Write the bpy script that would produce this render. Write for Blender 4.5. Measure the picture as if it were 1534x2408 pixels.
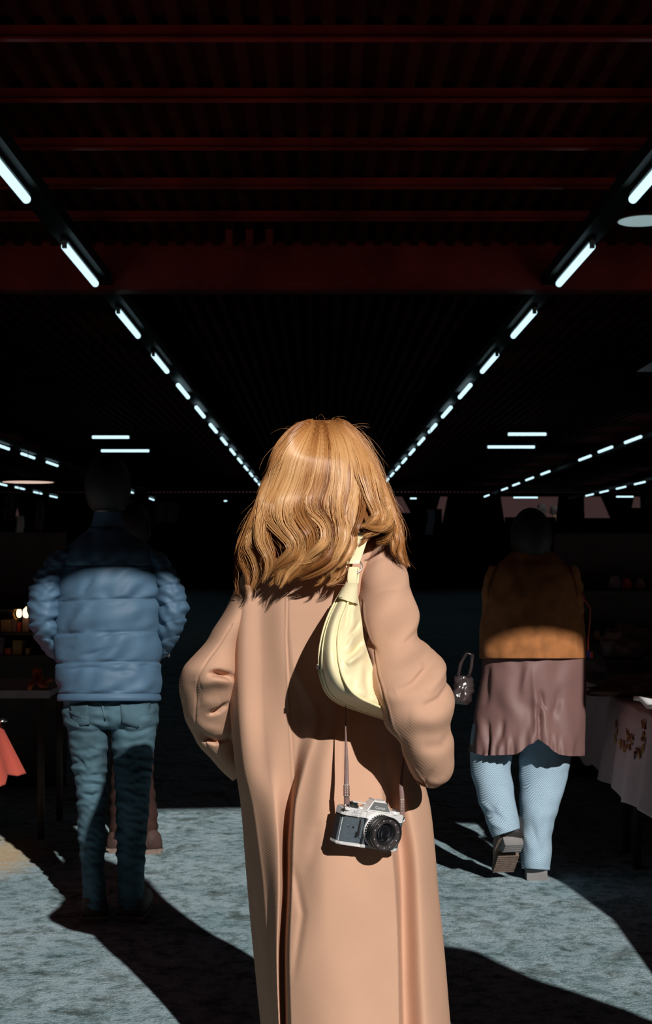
import bpy, bmesh, math, random
import numpy as np
from mathutils import Vector, Matrix, Euler

for o in list(bpy.data.objects):
    bpy.data.objects.remove(o)
scene = bpy.context.scene
COL = scene.collection

# ------------------------------------------------------------------ camera, sky, sun, exposure
F, CX, CY, CZ = 3344.0, 751.0, 1312.0, 1.35      # focal length and principal point for a 1534 x 2408 frame, eye height
cam_data = bpy.data.cameras.new('camera_view')
cam_data.sensor_fit = 'VERTICAL'
cam_data.sensor_height = 36.0
cam_data.sensor_width = 36.0 * 1534 / 2408
cam_data.lens = F / 2408 * 36.0
cam_data.shift_y = (CY - 1204) / 2408
cam_data.shift_x = (767 - CX) / 2408
cam_data.clip_end = 300
cam_data.dof.use_dof = True
cam_data.dof.focus_distance = 3.2
cam_data.dof.aperture_fstop = 12.0
cam = bpy.data.objects.new('camera_view', cam_data)
COL.objects.link(cam)
cam.location = (0, 0, CZ)
cam.rotation_euler = (math.pi / 2, 0, 0)
scene.camera = cam

world = bpy.data.worlds.new('sky')
scene.world = world
world.use_nodes = True
world.node_tree.nodes['Background'].inputs[0].default_value = (0.042, 0.022, 0.022, 1)
world.node_tree.nodes['Background'].inputs[1].default_value = 1.0

SUN = Vector((-0.65, 1.84, -1.01)).normalized()
sd = bpy.data.lights.new('sun', 'SUN')
sd.energy = 4.3
sd.angle = math.radians(0.53)
sd.color = (1.0, 0.97, 0.92)
so = bpy.data.objects.new('sun', sd)
COL.objects.link(so)
so.rotation_euler = SUN.to_track_quat('-Z', 'Y').to_euler()
so.location = (3, -8, 8)

scene.view_settings.view_transform = 'Standard'
scene.view_settings.look = 'None'
scene.view_settings.exposure = 0.0
scene.view_settings.gamma = 1.0
scene.view_settings.use_curve_mapping = False
scene.cycles.use_denoising = True
scene.cycles.max_bounces = 8

# ------------------------------------------------------------------ helpers
def W(px, py, d):
    """A pixel of the 1534 x 2408 frame at depth d, as world coordinates."""
    px, py, d = np.asarray(px, float), np.asarray(py, float), np.asarray(d, float)
    return np.stack(np.broadcast_arrays((px - CX) * d / F, d, CZ - (py - CY) * d / F), -1)

def w1(px, py, d):
    return Vector(((px - CX) * d / F, d, CZ - (py - CY) * d / F))

def s2l(r, g, b):
    f = lambda c: (c / 255) / 12.92 if c <= 10 else ((c / 255 + 0.055) / 1.055) ** 2.4
    return (f(r), f(g), f(b))

def empty(name, loc=(0, 0, 0), label=None, cat=None, group=None):
    o = bpy.data.objects.new(name, None)
    o.empty_display_size = 0.1
    COL.objects.link(o)
    o.location = loc
    tag(o, label, cat, group)
    return o

def tag(o, label=None, cat=None, group=None, kind=None):
    if label: o['label'] = label
    if cat: o['category'] = cat
    if group: o['group'] = group
    if kind: o['kind'] = kind
    return o

def mobj(name, verts, faces, mat, parent=None, smooth=True, world=True):
    """One mesh object from vertices and faces (world coordinates unless world=False: then the parent's)."""
    me = bpy.data.meshes.new(name)
    if len(verts) and not isinstance(verts, list):
        verts = np.asarray(verts, float).reshape(-1, 3).tolist()
    me.from_pydata(verts, [], faces)
    me.validate()
    bm = bmesh.new(); bm.from_mesh(me)
    bmesh.ops.recalc_face_normals(bm, faces=bm.faces)
    bm.to_mesh(me); bm.free()
    me.polygons.foreach_set('use_smooth', [smooth] * len(me.polygons))
    if mat: me.materials.append(mat)
    o = bpy.data.objects.new(name, me)
    COL.objects.link(o)
    if parent is not None:
        o.parent = parent
        if world:
            bpy.context.view_layer.update()
            o.matrix_parent_inverse = parent.matrix_world.inverted()
    return o

def bobj(name, bm, mat, parent=None, smooth=False, world=True):
    me = bpy.data.meshes.new(name)
    bmesh.ops.recalc_face_normals(bm, faces=bm.faces)
    bm.to_mesh(me); bm.free()
    me.polygons.foreach_set('use_smooth', [smooth] * len(me.polygons))
    if mat: me.materials.append(mat)
    o = bpy.data.objects.new(name, me)
    COL.objects.link(o)
    if parent is not None:
        o.parent = parent
        if world:
            bpy.context.view_layer.update()
            o.matrix_parent_inverse = parent.matrix_world.inverted()
    return o

def box(bm, lo, hi, bevel=0.0):
    lo, hi = Vector(lo), Vector(hi)
    r = bmesh.ops.create_cube(bm, size=1.0)
    vs = r['verts']
    for v in vs:
        v.co = Vector(((lo[i] + hi[i]) / 2 + v.co[i] * (hi[i] - lo[i]) for i in range(3)))
    if bevel:
        es = list({e for v in vs for e in v.link_edges})
        bmesh.ops.bevel(bm, geom=es, offset=bevel, segments=2, affect='EDGES', profile=0.6)
    return bm

def lathe(bm, prof, axis_o=(0, 0, 0), axis=(0, 0, 1), n=32, closed=False):
    """Spin (radius, height) pairs about an axis."""
    axis = Vector(axis).normalized()
    q = Vector((0, 0, 1)).rotation_difference(axis).to_matrix()
    o = Vector(axis_o)
    rings = []
    for r, h in prof:
        if r < 1e-7:
            rings.append([bm.verts.new(o + q @ Vector((0, 0, h)))])
        else:
            rings.append([bm.verts.new(o + q @ Vector((r * math.cos(2 * math.pi * k / n), r * math.sin(2 * math.pi * k / n), h))) for k in range(n)])
    for a, b in zip(rings, rings[1:]):
        for k in range(n):
            if len(a) == 1 and len(b) == 1: continue
            if len(a) == 1: f = (a[0], b[k], b[(k + 1) % n])
            elif len(b) == 1: f = (a[k], a[(k + 1) % n], b[0])
            else: f = (a[k], a[(k + 1) % n], b[(k + 1) % n], b[k])
            bm.faces.new(f)
    if closed:
        for ring in (rings[0], rings[-1]):
            if len(ring) > 2: bm.faces.new(ring)
    return bm

def tube(pts, rad, n=8, cap=True):
    """Verts and faces of a tube along points, rad a number or one per point."""
    P = np.asarray([tuple(p) for p in pts], float)
    m = len(P)
    rad = np.broadcast_to(np.asarray(rad, float), (m,))
    T = np.gradient(P, axis=0); T /= np.linalg.norm(T, axis=1)[:, None] + 1e-12
    up = np.array([0.13, 0.41, 0.9]); up /= np.linalg.norm(up)
    V = []
    for i in range(m):
        a = np.cross(T[i], up)
        if np.linalg.norm(a) < 1e-3: a = np.cross(T[i], np.array([1.0, 0, 0]))
        a /= np.linalg.norm(a); b = np.cross(T[i], a)
        for k in range(n):
            t = 2 * math.pi * k / n
            V.append(P[i] + rad[i] * (a * math.cos(t) + b * math.sin(t)))
    Fc = gridf(m, n, True)
    if cap:
        Fc.append(list(range(n))[::-1]); Fc.append(list(range((m - 1) * n, m * n)))
    return np.array(V), Fc

def gridf(nr, nc, closed=True):
    out = []
    for i in range(nr - 1):
        for j in range(nc if closed else nc - 1):
            k = (j + 1) % nc
            out.append([i * nc + j, i * nc + k, (i + 1) * nc + k, (i + 1) * nc + j])
    return out

def merge(parts):
    V, Fc, n = [], [], 0
    for v, f in parts:
        v = np.asarray(v, float).reshape(-1, 3)
        V.append(v); Fc += [[i + n for i in q] for q in f]; n += len(v)
    return np.concatenate(V), Fc

def hermite(K, m):
    """Catmull-Rom resampling of key rows, m steps per interval."""
    K = np.asarray(K, float)
    T = np.zeros_like(K)
    T[1:-1] = (K[2:] - K[:-2]) / 2; T[0] = K[1] - K[0]; T[-1] = K[-1] - K[-2]
    out = []
    for i in range(len(K) - 1):
        for j in range(m):
            t = j / m
            out.append((2*t**3 - 3*t**2 + 1) * K[i] + (t**3 - 2*t**2 + t) * T[i] + (3*t**2 - 2*t**3) * K[i+1] + (t**3 - t**2) * T[i+1])
    out.append(K[-1])
    return np.array(out)

def smooth_of(x, xs, ys):
    """Smooth interpolation through (xs, ys)."""
    xs, ys = np.asarray(xs, float), np.asarray(ys, float)
    x = np.clip(np.asarray(x, float), xs[0], xs[-1])
    s = np.diff(ys) / np.diff(xs)
    T = np.zeros_like(ys)
    T[0], T[-1] = s[0], s[-1]
    for i in range(1, len(xs) - 1):
        T[i] = 0 if s[i-1] * s[i] <= 0 else 2 * s[i-1] * s[i] / (s[i-1] + s[i])
    i = np.clip(np.searchsorted(xs, x) - 1, 0, len(xs) - 2)
    h = xs[i+1] - xs[i]; t = (x - xs[i]) / h
    return (2*t**3-3*t**2+1)*ys[i] + (t**3-2*t**2+t)*h*T[i] + (3*t**2-2*t**3)*ys[i+1] + (t**3-t**2)*h*T[i+1]

def line_dist(px, py, poly):
    """Distance to a polyline, signed side, and the place along it (0..1)."""
    P = np.asarray(poly, float)
    seg = np.linalg.norm(np.diff(P, axis=0), axis=1); tot = seg.sum(); acc = 0
    best = np.full(np.shape(px), 1e9); along = np.zeros(np.shape(px)); side = np.zeros(np.shape(px))
    for i in range(len(P) - 1):
        d = P[i+1] - P[i]
        t = np.clip(((px - P[i, 0]) * d[0] + (py - P[i, 1]) * d[1]) / (d @ d), 0, 1)
        qx, qy = px - (P[i, 0] + t * d[0]), py - (P[i, 1] + t * d[1])
        r = np.hypot(qx, qy); c = np.sign(d[0] * qy - d[1] * qx)
        m = r < best
        best = np.where(m, r, best); along = np.where(m, (acc + t * seg[i]) / tot, along); side = np.where(m, c, side)
        acc += seg[i]
    return best, side, along

def crease(px, py, poly, width, amp, fade=True):
    r, s, a = line_dist(px, py, poly)
    g = np.exp(-(r / width) ** 2)
    return amp * g * (np.sin(np.pi * np.clip(a, 0.02, 0.98)) ** 0.5 if fade else 1.0)

def wob(px, py, seed, scale, ang=None, n=7, spread=0.5):
    """Smooth wrinkle noise: a sum of sines near a direction, -1..1."""
    r = np.random.RandomState(seed); v = 0
    for _ in range(n):
        a = r.uniform(0, 2 * np.pi) if ang is None else ang + r.normal(0, spread)
        k = 2 * np.pi / (scale * r.uniform(0.6, 1.7))
        v = v + np.sin(k * (px * np.cos(a) + py * np.sin(a)) + r.uniform(0, 6.28) + 1.3 * np.sin(k * 0.37 * (py * np.cos(a) - px * np.sin(a)) + r.uniform(0, 6.28)))
    return v / n ** 0.5 / 1.4

def loft(name, secs, mat, parent, nt=40, m=8, disp=None, warp=None, caps=(True, True), tilt=0.0, world_parent=True, ret=False):
    """A closed surface through cross-sections. Each section: (ax, ay, bx, by, depth, half thickness): the two silhouette
    points as seen from the camera and the section's place and thickness in depth."""
    S = hermite(secs, m)
    nr = len(S)
    th = np.linspace(0, 2 * np.pi, nt, endpoint=False)
    c, s = np.cos(th)[None, :], np.sin(th)[None, :]
    ax, ay, bx, by, d, t = (S[:, k:k+1] for k in range(6))
    hx, hy = (bx - ax) / 2, (by - ay) / 2
    px, py, dep = (ax + bx) / 2 + c * hx, (ay + by) / 2 + c * hy, d + s * t
    row = np.linspace(0, 1, nr)[:, None] * np.ones_like(px)
    c, s = c * np.ones_like(px), s * np.ones_like(px)
    if disp is not None:
        a = disp(px, py, c, s, row)
        L = np.hypot(hx, hy) + 1e-9
        px = px + c * a * F / d * hx / L; py = py + c * a * F / d * hy / L; dep = dep + s * a
    if warp is not None:
        px, py, dep = warp(px, py, dep, c, s, row)
    V = W(px, py, dep)
    if tilt: V[..., 2] += tilt * (dep - d)
    V = V.reshape(-1, 3)
    Fc = gridf(nr, nt)
    if caps[0]: Fc.append(list(range(nt))[::-1])
    if caps[1]: Fc.append(list(range((nr - 1) * nt, nr * nt)))
    if ret: return V, Fc
    return mobj(name, V, Fc, mat, parent)

# ------------------------------------------------------------------ materials
def nn(nt, typ, **kw):
    n = nt.nodes.new(typ)
    for k, v in kw.items():
        if k.startswith('i_'):
            n.inputs[int(k[2:]) if k[2:].isdigit() else k[2:]].default_value = v
        else: setattr(n, k, v)
    return n

def mat(name, col, rough=0.7, metal=0.0, var=0.12, scale=8.0, bump=0.0, bscale=120.0, sheen=0.0, spec=0.5, coat=0.0, col2=None, coord='Object'):
    m = bpy.data.materials.new(name); m.use_nodes = True
    nt = m.node_tree; b = nt.nodes['Principled BSDF']
    tc = nn(nt, 'ShaderNodeTexCoord')
    no = nn(nt, 'ShaderNodeTexNoise'); no.inputs['Scale'].default_value = scale; no.inputs['Detail'].default_value = 5
    nt.links.new(tc.outputs[coord], no.inputs['Vector'])
    mx = nn(nt, 'ShaderNodeMix', data_type='RGBA')
    c2 = col2 or tuple(c * (1 - 2 * var) for c in col)
    mx.inputs[6].default_value = (*c2, 1); mx.inputs[7].default_value = (*(min(1, c * (1 + var)) if col2 is None else c for c in col), 1)
    rp = nn(nt, 'ShaderNodeMapRange'); rp.inputs[1].default_value = 0.3; rp.inputs[2].default_value = 0.7
    nt.links.new(no.outputs['Fac'], rp.inputs[0]); nt.links.new(rp.outputs[0], mx.inputs[0])
    nt.links.new(mx.outputs[2], b.inputs['Base Color'])
    b.inputs['Roughness'].default_value = rough; b.inputs['Metallic'].default_value = metal
    b.inputs['Specular IOR Level'].default_value = spec
    if sheen:
        b.inputs['Sheen Weight'].default_value = sheen; b.inputs['Sheen Roughness'].default_value = 0.5
        b.inputs['Sheen Tint'].default_value = (*[min(1, c * 1.3) for c in col], 1)
    if coat: b.inputs['Coat Weight'].default_value = coat; b.inputs['Coat Roughness'].default_value = 0.15
    if bump:
        n2 = nn(nt, 'ShaderNodeTexNoise'); n2.inputs['Scale'].default_value = bscale; n2.inputs['Detail'].default_value = 4
        nt.links.new(tc.outputs[coord], n2.inputs['Vector'])
        bp = nn(nt, 'ShaderNodeBump'); bp.inputs['Strength'].default_value = bump; bp.inputs['Distance'].default_value = 0.002
        nt.links.new(n2.outputs['Fac'], bp.inputs['Height']); nt.links.new(bp.outputs['Normal'], b.inputs['Normal'])
    m['bsdf'] = b.name
    return m

def weave(m, pitch, angle, strength, zig=0.0, contrast=0.06):
    """Twill (or, with zig, herringbone) on a cloth material: fine diagonal ribs in bump and tone."""
    nt = m.node_tree; b = nt.nodes['Principled BSDF']
    tc = nn(nt, 'ShaderNodeTexCoord'); sp = nn(nt, 'ShaderNodeSeparateXYZ')
    nt.links.new(tc.outputs['Object'], sp.inputs[0])
    def mth(op, a, bb=None):
        n = nn(nt, 'ShaderNodeMath', operation=op)
        for i, v in enumerate((a, bb)):
            if v is None: continue
            if isinstance(v, (int, float)): n.inputs[i].default_value = v
            else: nt.links.new(v, n.inputs[i])
        return n.outputs[0]
    across = mth('ADD', sp.outputs[0], mth('MULTIPLY', sp.outputs[1], 0.35))
    u = mth('PINGPONG', across, zig) if zig else across
    ph = mth('ADD', mth('MULTIPLY', u, math.sin(angle) * 2 * math.pi / pitch), mth('MULTIPLY', sp.outputs[2], math.cos(angle) * 2 * math.pi / pitch))
    w = mth('SINE', ph)
    nz = nn(nt, 'ShaderNodeTexNoise'); nz.inputs['Scale'].default_value = 420; nz.inputs['Detail'].default_value = 3
    nt.links.new(tc.outputs['Object'], nz.inputs['Vector'])
    h = mth('ADD', mth('MULTIPLY', w, 0.35), mth('MULTIPLY', nz.outputs['Fac'], 1.1))
    bp = nn(nt, 'ShaderNodeBump'); bp.inputs['Strength'].default_value = strength; bp.inputs['Distance'].default_value = 0.0012
    nt.links.new(h, bp.inputs['Height']); nt.links.new(bp.outputs['Normal'], b.inputs['Normal'])
    src = b.inputs['Base Color'].links[0].from_socket
    hs = nn(nt, 'ShaderNodeHueSaturation')
    nt.links.new(src, hs.inputs['Color'])
    nt.links.new(mth('ADD', mth('MULTIPLY', w, contrast), mth('ADD', mth('MULTIPLY', nz.outputs['Fac'], contrast * 1.5), 1 - contrast * 0.75)), hs.inputs['Value'])
    nt.links.new(hs.outputs['Color'], b.inputs['Base Color'])
    return m

def emit(name, col, strength):
    m = bpy.data.materials.new(name); m.use_nodes = True
    nt = m.node_tree; b = nt.nodes['Principled BSDF']
    b.inputs['Base Color'].default_value = (0.8, 0.8, 0.8, 1)
    b.inputs['Emission Color'].default_value = (*col, 1); b.inputs['Emission Strength'].default_value = strength
    no = nn(nt, 'ShaderNodeTexNoise'); no.inputs['Scale'].default_value = 30
    return m

M = {}
M['coat'] = weave(mat('camel_wool', (0.55, 0.325, 0.222), 0.95, var=0.03, scale=6, sheen=0.10, spec=0.15), 0.0046, math.radians(38), 0.17, contrast=0.03)
M['lining'] = mat('coat_lining', (0.30, 0.16, 0.10), 0.8)
M['skin'] = mat('skin', (0.55, 0.33, 0.25), 0.55, var=0.05)
M['bag'] = mat('pale_yellow_leather', (0.86, 0.75, 0.47), 0.42, var=0.025, scale=10, bump=0.05, bscale=260, spec=0.5)
M['bag_edge'] = mat('yellow_piping', (0.88, 0.77, 0.46), 0.38, var=0.02)
M['chrome'] = mat('chrome', (0.78, 0.77, 0.76), 0.22, 1.0, var=0.02)
M['satin'] = mat('satin_chrome', (0.80, 0.78, 0.77), 0.5, 0.35, var=0.04, scale=60)
M['black_metal'] = mat('black_metal', (0.012, 0.012, 0.013), 0.35, var=0.1)
M['black_satin'] = mat('black_satin', (0.022, 0.021, 0.022), 0.45, var=0.1)
M['leatherette'] = mat('grey_leatherette', (0.075, 0.10, 0.12), 0.75, var=0.2, scale=900, bump=0.6, bscale=900)
M['ring_face'] = mat('ring_face', (0.035, 0.026, 0.026), 0.5)
M['glass'] = mat('lens_glass', (0.006, 0.006, 0.008), 0.04, spec=0.8, coat=1.0)
M['lens_glint'] = mat('lens_glint_paint', (0.10, 0.13, 0.13), 0.1, 0.6)
M['paint'] = mat('white_paint', (0.55, 0.55, 0.53), 0.6)
M['ink'] = mat('engraving_ink', (0.30, 0.30, 0.32), 0.6)
M['strap'] = mat('brown_strap_leather', (0.17, 0.095, 0.085), 0.5, var=0.12, scale=40, bump=0.1)
M['stitch'] = mat('white_stitching', (0.7, 0.62, 0.5), 0.8)
M['puffer'] = mat('blue_nylon', (0.066, 0.125, 0.195), 0.58, var=0.05, scale=12, sheen=0.2, spec=0.28)
M['denim'] = mat('washed_denim', (0.062, 0.118, 0.15), 0.85, var=0.28, scale=7, bump=0.25, bscale=500, spec=0.2)
M['denim_seam'] = mat('denim_seam', (0.08, 0.145, 0.18), 0.85)
M['tan'] = mat('tan_suede', (0.34, 0.125, 0.036), 0.9, var=0.15, scale=20, sheen=0.2, bump=0.2)
M['satin_coat'] = mat('taupe_satin', (0.185, 0.098, 0.09), 0.55, var=0.06, scale=5, spec=0.35, sheen=0.15)
M['herring'] = weave(mat('herringbone_wool', (0.29, 0.40, 0.49), 0.9, var=0.05, spec=0.2), 0.0062, math.radians(45), 0.4, zig=0.0195, contrast=0.45)
M['shoe_black'] = mat('black_leather', (0.035, 0.03, 0.03), 0.4, var=0.2)
M['sole'] = mat('worn_rubber_sole', (0.16, 0.11, 0.085), 0.7, var=0.2, scale=60)
M['heel'] = mat('grey_heel', (0.20, 0.19, 0.185), 0.6)
M['brown_trouser'] = mat('brown_trousers', (0.040, 0.018, 0.015), 0.95, var=0.2, spec=0.15)
M['brown_shoe'] = mat('brown_shoe', (0.06, 0.032, 0.027), 0.7, var=0.2, spec=0.25)
M['dark_wool'] = mat('dark_wool', (0.014, 0.011, 0.011), 0.95)
M['dark_hair'] = mat('dark_hair', (0.02, 0.014, 0.011), 0.6)
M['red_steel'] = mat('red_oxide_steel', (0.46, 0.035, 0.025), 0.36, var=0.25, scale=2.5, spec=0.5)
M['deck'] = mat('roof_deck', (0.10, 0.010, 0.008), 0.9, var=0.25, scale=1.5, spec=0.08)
M['rail'] = mat('black_rail', (0.008, 0.007, 0.007), 0.6)
M['dark_wall'] = mat('dark_wall', (0.02, 0.014, 0.013), 0.9)
M['tube_light'] = emit('fluorescent_glow', (0.62, 0.92, 1.02), 1.25)
M['tube_cap'] = mat('tube_cap', (0.35, 0.30, 0.28), 0.5)
M['warm_light'] = emit('warm_bulb', (1.0, 0.72, 0.40), 2.2)
M['disc_light'] = emit('disc_lamp', (1.0, 0.72, 0.58), 0.75)
M['disc_dim'] = emit('disc_glow_pale', (0.40, 0.55, 0.56), 0.55)
M['disc_rim'] = mat('disc_rim', (0.25, 0.12, 0.08), 0.5)
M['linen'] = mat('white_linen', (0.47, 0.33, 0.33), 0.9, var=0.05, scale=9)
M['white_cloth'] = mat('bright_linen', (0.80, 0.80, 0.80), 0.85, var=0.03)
M['thread'] = mat('embroidery_thread', (0.25, 0.07, 0.03), 0.9)
M['thread_gold'] = mat('gold_thread', (0.42, 0.20, 0.03), 0.9)
M['red_cloth'] = mat('coral_cloth', (0.52, 0.085, 0.055), 0.85, var=0.06)
M['brown_cloth'] = mat('brown_textile', (0.24, 0.13, 0.10), 0.95, var=0.3, scale=14)
M['mauve_cloth'] = mat('mauve_textile', (0.22, 0.13, 0.14), 0.95, var=0.25, scale=14)
M['orange'] = mat('orange_fabric', (0.55, 0.10, 0.03), 0.8)
M['red_cap'] = mat('red_cap', (0.45, 0.03, 0.02), 0.8)
M['card'] = mat('brown_card', (0.34, 0.17, 0.06), 0.85, var=0.2, scale=10)
M['grey_top'] = mat('grey_table', (0.30, 0.22, 0.23), 0.8)
M['wood'] = mat('dark_wood', (0.05, 0.025, 0.017), 0.6, var=0.2)
M['blue_tape'] = mat('blue_tape', (0.03, 0.04, 0.25), 0.5)
M['banner'] = mat('pale_banner', (0.50, 0.50, 0.56), 0.9)
M['tarp'] = mat('grey_tarpaulin', (0.09, 0.08, 0.08), 0.7)
M['gloss_bag'] = mat('dark_patent', (0.05, 0.035, 0.035), 0.25, coat=0.4)

# ------------------------------------------------------------------ ground
def asphalt():
    m = bpy.data.materials.new('asphalt'); m.use_nodes = True
    nt = m.node_tree; b = nt.nodes['Principled BSDF']; L = nt.links
    tc = nn(nt, 'ShaderNodeTexCoord')
    big = nn(nt, 'ShaderNodeTexNoise', i_Scale=2.2, i_Detail=6.0, i_Roughness=0.62)
    mid = nn(nt, 'ShaderNodeTexNoise', i_Scale=15.0, i_Detail=10.0, i_Roughness=0.78)
    fine = nn(nt, 'ShaderNodeTexVoronoi', i_Scale=95.0)
    grain = nn(nt, 'ShaderNodeTexNoise', i_Scale=160.0, i_Detail=5.0, i_Roughness=0.7)
    for n in (big, mid, fine, grain): L.new(tc.outputs['Object'], n.inputs['Vector'])
    def ramp(src, pts):
        r = nn(nt, 'ShaderNodeValToRGB'); L.new(src, r.inputs[0])
        e = r.color_ramp.elements
        while len(e) < len(pts): e.new(0.5)
        for k, (p, c) in enumerate(pts): e[k].position = p; e[k].color = (*c, 1)
        return r.outputs[0]
    def mix(a, c, f, mode='MIX'):
        x = nn(nt, 'ShaderNodeMix', data_type='RGBA', blend_type=mode)
        for i, v in ((6, a), (7, c)):
            if isinstance(v, tuple): x.inputs[i].default_value = (*v, 1)
            else: L.new(v, x.inputs[i])
        if isinstance(f, float): x.inputs[0].default_value = f
        else: L.new(f, x.inputs[0])
        return x.outputs[2]
    base = ramp(grain.outputs['Fac'], [(0.30, (0.17, 0.25, 0.28)), (0.46, (0.41, 0.56, 0.63)), (0.58, (0.55, 0.67, 0.74)), (0.70, (0.92, 0.88, 0.86))])
    worn = ramp(mid.outputs['Fac'], [(0.36, (0.30, 0.34, 0.33)), (0.455, (0.62, 0.66, 0.65)), (0.52, (1.0, 1.0, 1.0)), (0.66, (1.06, 1.05, 1.04))])
    c = mix(base, worn, 1.0, 'MULTIPLY')
    patch = ramp(big.outputs['Fac'], [(0.35, (0.72, 0.80, 0.80)), (0.55, (1.0, 1.0, 1.0))])
    c = mix(c, patch, 1.0, 'MULTIPLY')
    st = nn(nt, 'ShaderNodeTexNoise', i_Scale=5.5, i_Detail=9.0, i_Roughness=0.72, i_Distortion=0.4); L.new(tc.outputs['Object'], st.inputs['Vector'])
    c = mix(c, ramp(st.outputs['Fac'], [(0.37, (0.48, 0.47, 0.43)), (0.43, (0.75, 0.75, 0.72)), (0.47, (1.0, 1.0, 1.0))]), 1.0, 'MULTIPLY')
    # a sandy yellow patch on the ground by the left stall
    sp = nn(nt, 'ShaderNodeSeparateXYZ'); L.new(tc.outputs['Object'], sp.inputs[0])
    def mth(op, a, bb=0.0):
        n = nn(nt, 'ShaderNodeMath', operation=op)
        for i, v in enumerate((a, bb)):
            if isinstance(v, (int, float)): n.inputs[i].default_value = v
            else: L.new(v, n.inputs[i])
        return n.outputs[0]
    dx = mth('ADD', sp.outputs[0], 1.46); dy = mth('MULTIPLY', mth('ADD', sp.outputs[1], -6.45), 0.45)
    r = mth('SQRT', mth('ADD', mth('MULTIPLY', dx, dx), mth('MULTIPLY', dy, dy)))
    r = mth('ADD', r, mth('MULTIPLY', mth('ADD', mid.outputs['Fac'], -0.5), 0.5))
    f = nn(nt, 'ShaderNodeMapRange'); f.inputs[1].default_value = 0.27; f.inputs[2].default_value = 0.08; f.inputs[3].default_value = 0.0; f.inputs[4].default_value = 0.75
    L.new(r, f.inputs[0])
    c = mix(c, (0.80, 0.56, 0.30), f.outputs[0])
    L.new(c, b.inputs['Base Color'])
    b.inputs['Roughness'].default_value = 0.95; b.inputs['Specular IOR Level'].default_value = 0.06
    h = mth('ADD', mth('MULTIPLY', grain.outputs['Fac'], 0.8), mth('MULTIPLY', fine.outputs['Distance'], 0.5))
    h = mth('ADD', h, mth('MULTIPLY', mid.outputs['Fac'], 1.2))
    bp = nn(nt, 'ShaderNodeBump'); bp.inputs['Strength'].default_value = 0.75; bp.inputs['Distance'].default_value = 0.012
    L.new(h, bp.inputs['Height']); L.new(bp.outputs['Normal'], b.inputs['Normal'])
    return m
M['asphalt'] = asphalt()

bm = bmesh.new(); box(bm, (-30, -18, -0.12), (30, 85, 0.0))
tag(bobj('floor', bm, M['asphalt']), kind='structure', label='worn blue grey asphalt of the market lane')

# ------------------------------------------------------------------ roof of the market hall
ROOF_Y0, ROOF_Y1 = 0.07, 61.6
BEAM_Z0, BEAM_Z1 = CZ + 2.75, CZ + 2.83
P, x, prof = 0.163, -14.0, []
while x < 14.0:
    prof += [(x, 0), (x + 0.062, 0), (x + 0.082, 1), (x + 0.143, 1)]
    x += P
V, Fc = [], []
zl, zh, th = BEAM_Z1 + 0.001, BEAM_Z1 + 0.056, 0.004
for y in (ROOF_Y0, ROOF_Y1):
    for off in (0, th):
        V += [(px_, y + (0.10 * (px_ - 1.03) if y < 1 else 0), (zl, zh)[k] + off) for px_, k in prof]
n = len(prof)
for i in range(n - 1):
    Fc += [[i, i + 1, 2*n + i + 1, 2*n + i], [n + i, n + i + 1, 3*n + i + 1, 3*n + i], [i, i + 1, n + i + 1, n + i], [2*n + i, 2*n + i + 1, 3*n + i + 1, 3*n + i]]
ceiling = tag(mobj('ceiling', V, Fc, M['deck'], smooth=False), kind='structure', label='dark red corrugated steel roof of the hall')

def roof_beam(name, y, z0, z1, w, skew=0.0):
    """A steel beam across the lane: web face towards the lane's mouth, flanges above and below."""
    bm = bmesh.new()
    t = 0.012
    box(bm, (-13.98, y - 0.018, z0), (13.98, y + 0.03, z0 + t))
    box(bm, (-13.98, y, z0 + t), (13.98, y + t, z1 - t))
    box(bm, (-13.98, y, z1 - t), (13.98, y + w, z1))
    for v in bm.verts: v.co.y += skew * (v.co.x - 1.03)
    return bobj(name, bm, M['red_steel'], ceiling)
roof_beam('beam', ROOF_Y0, BEAM_Z0, BEAM_Z1, 0.2, 0.10)
for k in range(5):
    roof_beam('beam', 7.55 + 1.01 * k, BEAM_Z0, BEAM_Z1, 0.20)
# the deeper girder, a plain sheet-faced one
bm = bmesh.new()
box(bm, (-13.98, 12.9, CZ + 2.44), (13.98, 12.95, BEAM_Z1 + 0.05))
box(bm, (-13.98, 12.88, CZ + 2.43), (13.98, 13.1, CZ + 2.445))
bobj('girder', bm, M['red_steel'], ceiling)
bm = bmesh.new()
for px_ in (540, 588, 634):
    q = w1(px_, 546, 12.3)
    box(bm, (q.x - 0.03, 12.2, BEAM_Z1 - 0.16), (q.x + 0.03, 12.35, BEAM_Z1 - 0.01))
bobj('bracket', bm, M['red_steel'], ceiling)

# light trunking on both sides of the lane and over the side aisles
ROW_L, ROW_R, TUBE_Z = -1.96, 2.10, CZ + 2.40
for X, y0 in ((ROW_L, 1.5), (ROW_R, 1.5), (-6.8, 20), (6.85, 20), (-10.4, 30), (10.6, 30)):
    bm = bmesh.new()
    box(bm, (X - 0.085, y0, TUBE_Z + 0.075), (X + 0.085, 60, TUBE_Z + 0.17))
    bobj('light_rail', bm, M['rail'], ceiling)
    for y in np.arange(max(y0 + 1, 7.6), 60, 6.06):
        bm = bmesh.new(); box(bm, (X - 0.012, y, TUBE_Z + 0.17), (X + 0.012, y + 0.024, BEAM_Z1 + 0.01))
        bobj('rail_hanger', bm, M['rail'], ceiling)

# ------------------------------------------------------------------ walls
for nm, x0, x1 in (('shade_wall_left', -14.2, -14.0), ('shade_wall_right', 14.0, 14.2)):  # walls added on the open sides to keep the hall dark
    bm = bmesh.new(); box(bm, (x0, 2, 0), (x1, 62, 4.6))
    tag(bobj(nm, bm, M['dark_wall']), kind='structure', label='dark wall added to keep the open hall side black')
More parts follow.
